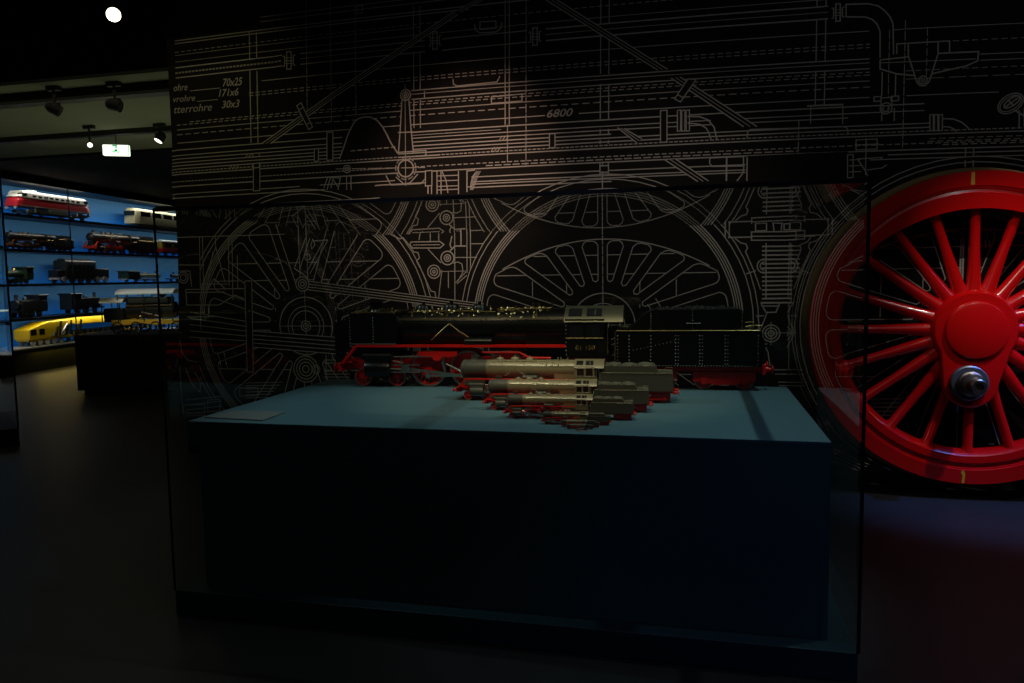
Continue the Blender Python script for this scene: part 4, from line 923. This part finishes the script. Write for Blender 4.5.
# small tank locomotives
def tank(label, pa, pb, shelf, h, bm, fm, flip=False, boxy=False):
    r_, L = model('model_tank_locomotive', label, 'model locomotive', pa, pb, shelf, group='small tank locomotives in the wall case'); X = (lambda x: L-x) if flip else (lambda x: x)
    b = MB(); b.b2(0, L, -.11, .11, h*.22, h*.30); b.build('main_frame', fm, r_)
    if boxy: b = MB(); b.b2(min(X(L*.14), X(L*.97)), max(X(L*.14), X(L*.97)), -.12, .12, h*.30, h*.72); b.build('side_tank', bm, r_, bevel=.006)
    b = MB(); b.cyl((X(L*.05), 0, h*.55), (X(L*.72), 0, h*.55), h*.2, n=20); b.build('boiler', bm, r_)
    b = MB(); b.lathe([(h*.09, 0), (h*.07, .02), (h*.08, h*.26), (h*.1, h*.28), (h*.06, h*.28)], (X(L*.14), 0, h*.70), (0, 0, 1), 16); b.build('chimney', bm, r_)
    b = MB(); b.lathe([(h*.1, 0), (h*.1, h*.1), (h*.06, h*.16), (0, h*.17)], (X(L*.42), 0, h*.70), (0, 0, 1), 14); b.build('steam_dome', M['brass'] if not boxy else bm, r_)
    x0, x1 = sorted((X(L*.70), X(L*.98)))
    b = MB(); b.b2(x0, x1, -.125, -.115, h*.3, h*.62); b.b2(x0, x1, .115, .125, h*.3, h*.62); b.b2(x0, x0+.02, -.12, .12, h*.3, h*.9); b.b2(x1-.02, x1, -.12, .12, h*.3, h*.9); b.b2(x0, x1, -.125, -.115, h*.8, h*.9); b.b2(x0, x1, .115, .125, h*.8, h*.9); b.build('cab', bm, r_)
    b = MB(); b.prism(rounded(.14, h*.9, h*.97, .02), x0-.03, x1+.03, plane='yz'); b.build('cab_roof', bm, r_)
    small_wheels(r_, (L*.2, L*.45, L*.7), h*.15, .1, fm)
    b = MB(); b.box((L*.45, -.125, h*.15), (L*.55, .01, .018)); b.build('coupling_rod', M['rod'], r_)
    return r_
tank('dark green tank locomotive at the left end of the middle shelf', 11, 37, 2, .30, M['dgreen'], M['dgreen'], False)
tank('low dark green locomotive on the middle shelf, right of the black electric', 129, 168, 2, .24, M['dgreen'], M['dgrey'], True)
tank('dark locomotive half hidden behind the mural wall on the middle shelf', 176, 200, 2, .22, M['blackmodel'], M['blackmodel'])
tank('black tank locomotive with tall chimney at the left of the lower shelf', 17, 49, 1, .40, M['blackmodel'], M['blackmodel'], False, True)
tank('black tank locomotive with its cab to the right on the lower shelf', 70, 106, 1, .40, M['blackmodel'], M['blackmodel'], True, True)
# black electric with lower hoods at both ends
r_, L = model('model_electric_locomotive', 'black boxy model electric locomotive on the middle shelf', 'model locomotive', 60, 113, 2)
b = MB(); b.prism(rounded(.13, .10, .42, .04), L*.13, L*.70, plane='yz'); b.build('body', M['blackmodel'], r_)
b = MB(); b.b2(0, L*.13, -.1, .1, .1, .24); b.build('hood', M['blackmodel'], r_, bevel=.01); b = MB(); b.b2(L*.70, L, -.1, .1, .1, .27); b.build('hood', M['blackmodel'], r_, bevel=.01)
for k in range(6):
    b = MB(); b.box((L*.2+k*L*.085, -.131, .30), (L*.05, .008, .07)); b.build('side_window', M['pane'], r_, smooth=0)
b = MB(); b.box((L*.4, 0, .435), (L*.5, .14, .025)); b.build('roof_gear', M['blackmodel'], r_); b = MB(); b.b2(0, L, -.1, .1, .06, .10); b.build('underframe', M['dgrey'], r_)
small_wheels(r_, [L*(.1+.16*k) for k in range(6)], .06, .1, M['dgrey'])
# yellow railway crane on the bottom shelf
r_, L = model('model_railway_crane', 'yellow model railway crane with long boom on the bottom shelf', 'model crane', 23, 150, 0)
b = MB(); b.prism([(.02, .12), (.02, .29), (.5, .41), (1.0, .41), (1.0, .12)], -.15, .15); b.build('cabin', M['dyellow'], r_, bevel=.01)
for x in (.12, .32): b = MB(); b.box((x, -.152, .24), (.13, .01, .10)); b.build('cab_window', M['pane'], r_, smooth=0)
b = MB(); b.prism([(.9, .34), (.75, .42), (1.4, .44), (L-.2, .41), (L, .31), (L-.3, .29), (1.3, .31)], -.1, .1); b.build('boom', M['dyellow'], r_, bevel=.008)
b = MB(); b.box((L/2, 0, .11), (L*.98, .24, .04)); b.build('chassis', M['dyellow'], r_)
b = MB()
for k in range(9): b.tube([(.55+k*.09, -.17, .14), (.6+k*.09, -.17, .2+.1*((k*7) % 3))], .02)
for k in range(10): b.box((1.15+k*.15, -.12, .17), (.08, .06, .08))
b.build('machinery', M['blackmodel'], r_)
small_wheels(r_, [.15+.17*k for k in range(5)]+[1.3+.2*k for k in range(int((L-1.5)/.2))], .055, .1, M['dgrey'])
b = MB(); b.cyl((.75, -.17, .15), (.95, -.17, .34), .02, n=8); b.build('hydraulic_ram', M['rod'], r_)

# ------------------------------------------------------------------ black pedestal with an old engine, left middle distance
Q0, Q1 = hit(78, 395, 2, 0), hit(166, 392.5, 2, 0)
qd = (Q1-Q0); qd.z = 0; QL = qd.length+.5; qrz = atan2(qd.y, qd.x)
pb = thing('low_black_pedestal', 'low black pedestal on the floor at the left carrying an old engine model', 'plinth', Q0, qrz)
QH = .80
b = MB(); b.b2(0, QL, 0, 1.1, .06, QH); b.build('body', M['blackpaint'], pb, bevel=.006); b = MB(); b.b2(.06, QL-.06, .06, 1.04, 0, .06); b.build('plinth_foot', M['blackpaint'], pb)
eng = thing('model_road_engine', 'old black model steam engine with pale roof on the low black pedestal', 'model engine', Q0+Vector((cos(qrz)*.50-sin(qrz)*.35, sin(qrz)*.50+cos(qrz)*.35, QH)), qrz)
EL = .72; eng.location.z += .002; eng.scale = (1.12, 1, 1.14); eng.location -= Vector((cos(qrz), sin(qrz), 0))*.04
b = MB(); b.b2(-.05, EL+.1, -.16, .16, .10, .16); b.build('main_frame', M['dgold'], eng, bevel=.006)
b = MB(); b.cyl((.10, 0, .27), (EL-.04, 0, .27), .10, n=24)
for x in (.2, .36, .52): b.lathe([(.101, 0), (.104, .003), (.104, .018), (.101, .021)], (x, 0, .27), (1, 0, 0), 24)
b.build('boiler', M['blackmodel'], eng)
b = MB(); b.lathe([(.03, 0), (.028, .08), (.045, .10), (.045, .12), (.02, .12)], (.52, 0, .36), (0, 0, 1), 14); b.build('chimney', M['blackmodel'], eng)
b = MB()
for i in range(11):
    pass
arc = [(.20*cos(RAD(160-140*i/12)), .455+.075*sin(RAD(160-140*i/12))) for i in range(13)]
b.prism(arc+[(y*.97, z-.014) for y, z in reversed(arc)], .02, EL-.02, plane='yz'); b.build('canopy_roof', M['roofwhite'], eng)
b = MB(); b.prism([(y, z-.10+.0) for y, z in arc]+[(y*.97, z-.114) for y, z in reversed(arc)], -.17, .10, plane='yz'); b.build('cab_roof', M['dwhite'], eng)
for xs, zt, rr in (((.04, .34, EL-.04), .49, .008), ((-.15, .06), .40, .007)):
    for x in xs:
        for y in (-.16, .16): b = MB(); b.cyl((x, y, .14), (x, y, zt), rr, n=8); b.build('roof_post', M['blackmodel'], eng)

b = MB(); b.b2(-.14, .08, -.14, .14, .14, .30); b.build('coal_box', M['blackmodel'], eng, bevel=.008)
b = MB(); b.b2(.14, EL-.1, -.13, .13, .35, .43); b.build('water_tank', M['blackmodel'], eng, bevel=.01)
for x in (.02, .24, .47, EL):
    for s in (-1, 1):
        b = MB(); b.lathe([(.055, -.012), (.07, -.012), (.07, .012), (.055, .012)], (0, 0, 0), (0, 1, 0), 20, closed=True)
        for k in range(8): a = 2*pi*k/8; b.box((.03*sin(a), 0, .03*cos(a)), (.008, .012, .06), ry=a)
        o = b.build('wheel', M['blackmodel'], eng); o.location = (x, s*.15, .07)
for y in (-.175, .175): b = MB(); b.tube([(.1, y, .09), (.3, y, .12), (.5, y, .09)], .008); b.build('connecting_rod', M['brass'], eng)
b = MB(); b.tube([(.12, -.11, .33), (EL-.06, -.11, .33)], .010); b.tube([(.3, -.12, .25), (.5, -.12, .2)], .008); b.build('handrail', M['rod'], eng)
b = MB(); b.ball((.3, -.17, .2), .02); b.build('lubricator', M['brass'], eng); b = MB(); b.box((.42, -.15, .2), (.08, .03, .05)); b.build('maker_plate', M['brass'], eng); b = MB(); b.ball((EL+.05, -.1, .2), .018); b.build('headlamp', M['brass'], eng)

# ------------------------------------------------------------------ glass case at the left edge
LC = hit(20, 445, 2, 0)
lc = thing('tall_glass_case', 'tall glass case with black base cut off by the left picture edge', 'display case', (LC.x, LC.y, 0), RAD(52))
LH = 3.06
b = MB(); b.b2(-1.6, 0, 0, 1.2, 0, .16); b.build('base', M['blackpaint'], lc, bevel=.004)
b = MB(); b.b2(-1.6, -.006, .001, .011, .16, LH); b.build('glass_pane', M['glass'], lc, smooth=0)
b = MB(); b.b2(-.011, -.001, .014, 1.2, .16, LH); b.build('glass_pane', M['glass'], lc, smooth=0)
b = MB(); b.b2(-.012, .004, -.004, .010, .16, LH); b.build('corner_seal', M['seal'], lc, smooth=0)

# ------------------------------------------------------------------ ceiling of the farther room, beams, lamps, exit sign
CZ = 3.37
b = MB(); b.b2(-16, -2, 6.0, 9.45, CZ, CZ+.1); struct(b, 'ceiling_far', M['ceilgrey'])
b = MB(); b.b2(-16, -2, 5.9, 6.0, CZ-.02, 4.4); struct(b, 'trim_1', M['ceil'])
b = MB(); b.b2(-16, -2, 9.45, 19, CZ-.04, CZ+.1); struct(b, 'ceiling_end', M['ceil'])
b = MB(); b.b2(-16, -2, 18.5, 18.6, 0, CZ-.04); struct(b, 'wall_end', M['blackpaint'])
def yat(px, py, z): return hit(px, py, 2, z).y
YB1, YB2 = yat(100, 95, CZ-.06), yat(120, 135, CZ-.06)
for y, w, h in ((YB1, .14, .10), (YB2, .11, .06)):
    tag((lambda b: b.build('trim_2', M['fixture'], smooth=0))((lambda b: (b.b2(-16, -2.4, y-w/2, y+w/2, CZ-h, CZ-.001), b)[1])(MB())), kind='structure')
def can(label, px, py, z, r, L, aim, face, group='ceiling spotlights on the tracks', top=None):
    """a spotlight hanging under the ceiling: aim is the direction it looks"""
    p = hit(px, py, 2, z); t = thing('ceiling_spotlight', label, 'spotlight', p, 0, group); a = Vector(aim).normalized()
    b = MB(); b.lathe([(0, -L*.6), (r*.6, -L*.6), (r*.85, -L*.45), (r, -L*.3), (r, L*.4), (r*.93, L*.4), (r*.9, L*.33), (0, L*.33)], (0, 0, 0), a, 24); hs = b.build('housing', M['fixture'], t)
    b = MB(); b.lathe([(0, L*.345), (r*.88, L*.345), (r*.88, L*.36), (0, L*.36)], (0, 0, 0), a, 24); b.build('lamp_face', face, hs)
    tz = (top if top is not None else CZ) - z
    b = MB(); b.cyl((0, 0, r*.7), (0, 0, tz), .012, n=8); b.tube([(r*1.1, 0, -.01), (r*1.1, 0, r*.9), (-r*1.1, 0, r*.9), (-r*1.1, 0, -.01)], .008); b.box((0, 0, tz-.02), (.14, .05, .04)); b.build('bracket', M['fixture'], t)
    return t
tocam = lambda px, py, z: (Vector((0, 0, EYE))-hit(px, py, 2, z))
can('bright round spotlight glowing on the dark ceiling at top left', 113, 15, 3.75, .062, .2, tocam(113, 15, 3.75)+Vector((.6, 0, .2)), M['lamp'], top=4.3)
can('dark spotlight seen from the side with one pale rim at the far left', 4, 51, 3.7, .075, .2, (-.52, -.2, -.8), M['lampdim'], top=4.3)
can('dark unlit spotlight right of the bright lamp', 135, 37, 3.7, .06, .2, (-.45, -.1, -.85), M['fixgrey'], top=4.3)
can('dark spotlight left of the pair on the first beam', 55, 109, 3.16, .055, .13, (.7, .5, -.5), M['fixture'])
can('dark spotlight beside the mural wall on the first beam', 115, 105, 3.16, .058, .13, (.85, .3, -.25), M['fixture'])
can('small lit spotlight left of the exit sign', 90, 145, 3.14, .032, .10, tocam(90, 145, 3.14), M['lampdim'])
can('lit spotlight pointing down right of the exit sign', 160, 138, 3.2, .055, .12, (-.25, -.5, -.85), M['lampdim'])
# exit sign
ez = hit(116.5, 150.5, 1, YB2+.02)
es = thing('exit_sign', 'glowing white and green exit sign hanging from the ceiling', 'sign', ez, RAD(28))
w, h = .30, .13
b = MB(); b.box((0, 0, 0), (w, .06, h)); b.build('light_box', M['exit'], es, bevel=.008)
b = MB(); y = -.0325
b.box((-.01, y, .052), (.06, .004, .018)); b.box((.0, y, -.005), (.035, .004, .03)); b.ball((.004, y, .03), .012, sc=(1, .2, 1)); b.box((-.03, y, -.02), (.04, .004, .012), ry=.6); b.box((.03, y, -.025), (.035, .004, .012), ry=-.7)
b.box((0, y, -.0625), (w, .004, .005)); b.box((w/2-.006, y, 0), (.008, .004, h)); b.build('running_figure', M['exitgreen'], es, smooth=0)
b = MB(); b.cyl((0, 0, h/2), (0, 0, CZ-ez.z), .006, n=8); b.build('suspension_rod', M['fixture'], es)

# ------------------------------------------------------------------ light
def spot(loc, tgt, W, col, size, blend=.6, r=.04):
    l = bpy.data.lights.new('spot', 'SPOT'); l.energy = W; l.color = col; l.spot_size = RAD(size); l.spot_blend = blend; l.shadow_soft_size = r
    o = bpy.data.objects.new('spotlight', l); COL.objects.link(o); o.location = loc
    o.rotation_euler = (Vector(tgt)-Vector(loc)).to_track_quat('-Z', 'Y').to_euler(); return o
def area(loc, rot, W, col, sx, sy):
    l = bpy.data.lights.new('area', 'AREA'); l.shape = 'RECTANGLE'; l.size = sx; l.size_y = sy; l.energy = W; l.color = col
    o = bpy.data.objects.new('area_light', l); COL.objects.link(o); o.location = loc; o.rotation_euler = rot; return o
# plinth spots left and right
spot((1.23, 3.35, 3.9), (-.40, 3.6, .9), 105, (.76, 1, .94), 50, .5, .022)
spot((-4.6, 3.0, 3.9), (-.7, 3.5, .9), 130, (.72, .96, 1), 34, .6, .022)
for x in (-1.1, -.45): spot((x-.1, 2.0, 4.15), (x, 3.72, .98), 165, (1, .82, .50), 24, .9, .04)
spot((-1.7, 1.75, 4.15), (-1.5, 4.2, 1.0), 55, (1, .80, .5), 20, .8, .04)
# mural washers
spot((-.9, 2.9, 4.2), (-1.75, 5.7, 2.22), 320, (1, .64, .46), 30, 1, .05)
spot((-3.3, 3.3, 4.2), (-3.9, 5.6, 2.7), 26, (.95, .84, .36), 50, 1, .05)
spot((-2.4, 2.4, 4.15), (-2.3, 5.6, 1.3), 42, (1, .97, .70), 44, .9, .05)
spot((.1, 2.4, 4.15), (-.5, 5.6, 1.35), 95, (1, .84, .68), 46, .9, .05)
spot((2.6, 1.6, 4.15), (1.0, 5.6, 2.7), 15, (.85, .95, 1), 80, .9, .05)
# the red wheel
spot((2.75, 3.9, 4.25), (2.05, 5.36, .55), 215, (1, .84, .68), 36, 1, .04)
spot((.95, 2.6, 4.2), (1.86, 5.45, 1.36), 150, (1, .86, .70), 17, .9, .03)
spot((4.6, 3.8, 3.4), (2.0, 5.3, .3), 70, (.45, .42, 1), 36, .9, .06)
# blue light on the floor at the right
spot((2.0, .5, 3.8), (.42, 2.95, .2), 34, (.06, .30, 1), 30, .9, .06)
spot((3.4, 4.6, 3.6), (1.7, 5.2, 0), 560, (.03, .24, 1), 24, .9, .06)
spot((2.9, 1.2, 4.2), (2.2, 2.9, 0), 120, (.5, .92, 1), 46, .9, .06)  # added unseen cyan fill, offsets the red bounce from the wheel
# weak general light from the ceiling
area((1, 1.5, 4.2), (0, 0, 0), 11, (1, .94, .90), 7, 5)
area((-6, 5, 3.3), (0, 0, 0), 6, (1, .90, .60), 5, 4)
# far room
area((-5.6, 7.7, 1.2), (pi, 0, 0), 17, (.95, 1, .60), 5, 2)
p = dpt(.2, .06, SH[0]-.05); area(p, (RAD(-25), 0, DRZ), 3.0, (1, .72, .08), 2.4, .05)  # added strip lamp imitating the crane's yellow reflection on the floor
# white strips under the shelves and blue strips along the back of the wall case
for i, z in enumerate(SH[1:]+[TOP]):
    p = dpt(1.2, -.10, z-.06)
    o = area(p, (0, 0, DRZ), 13 if z < TOP else 26, (1, .93, .84), S1-S0-1, .06); o.rotation_euler = (RAD(28), 0, DRZ)
    p = dpt(1.2, -.45, SH[i]+.012)
    o = area(p, (0, 0, DRZ), 5 if i < 4 else 8, (.02, .42, 1), S1-S0-1, .05); o.rotation_euler = (RAD(130), 0, DRZ)
spot((-9.3, 10.6, 3.2), (-10.9, 11.2, .5), 60, (1, .9, .55), 40, .5, .04)
spot((-6.2, 7.2, 3.2), (Q0.x+.7, Q0.y+.7, 1.1), 110, (1, .93, .8), 22, .6, .04)
# ------------------------------------------------------------------ world and view
w = bpy.data.worlds.new('world'); SC.world = w; w.use_nodes = True
w.node_tree.nodes['Background'].inputs['Color'].default_value = (.55, .62, .7, 1); w.node_tree.nodes['Background'].inputs['Strength'].default_value = .004
SC.view_settings.view_transform = 'Standard'; SC.view_settings.look = 'None'; SC.view_settings.exposure = 0; SC.view_settings.gamma = 1; SC.view_settings.use_curve_mapping = False
c = SC.cycles; c.max_bounces = 12; c.transparent_max_bounces = 32; c.glossy_bounces = 6; c.transmission_bounces = 6; c.caustics_reflective = False; c.caustics_refractive = False
c.use_denoising = True; c.sample_clamp_indirect = 4
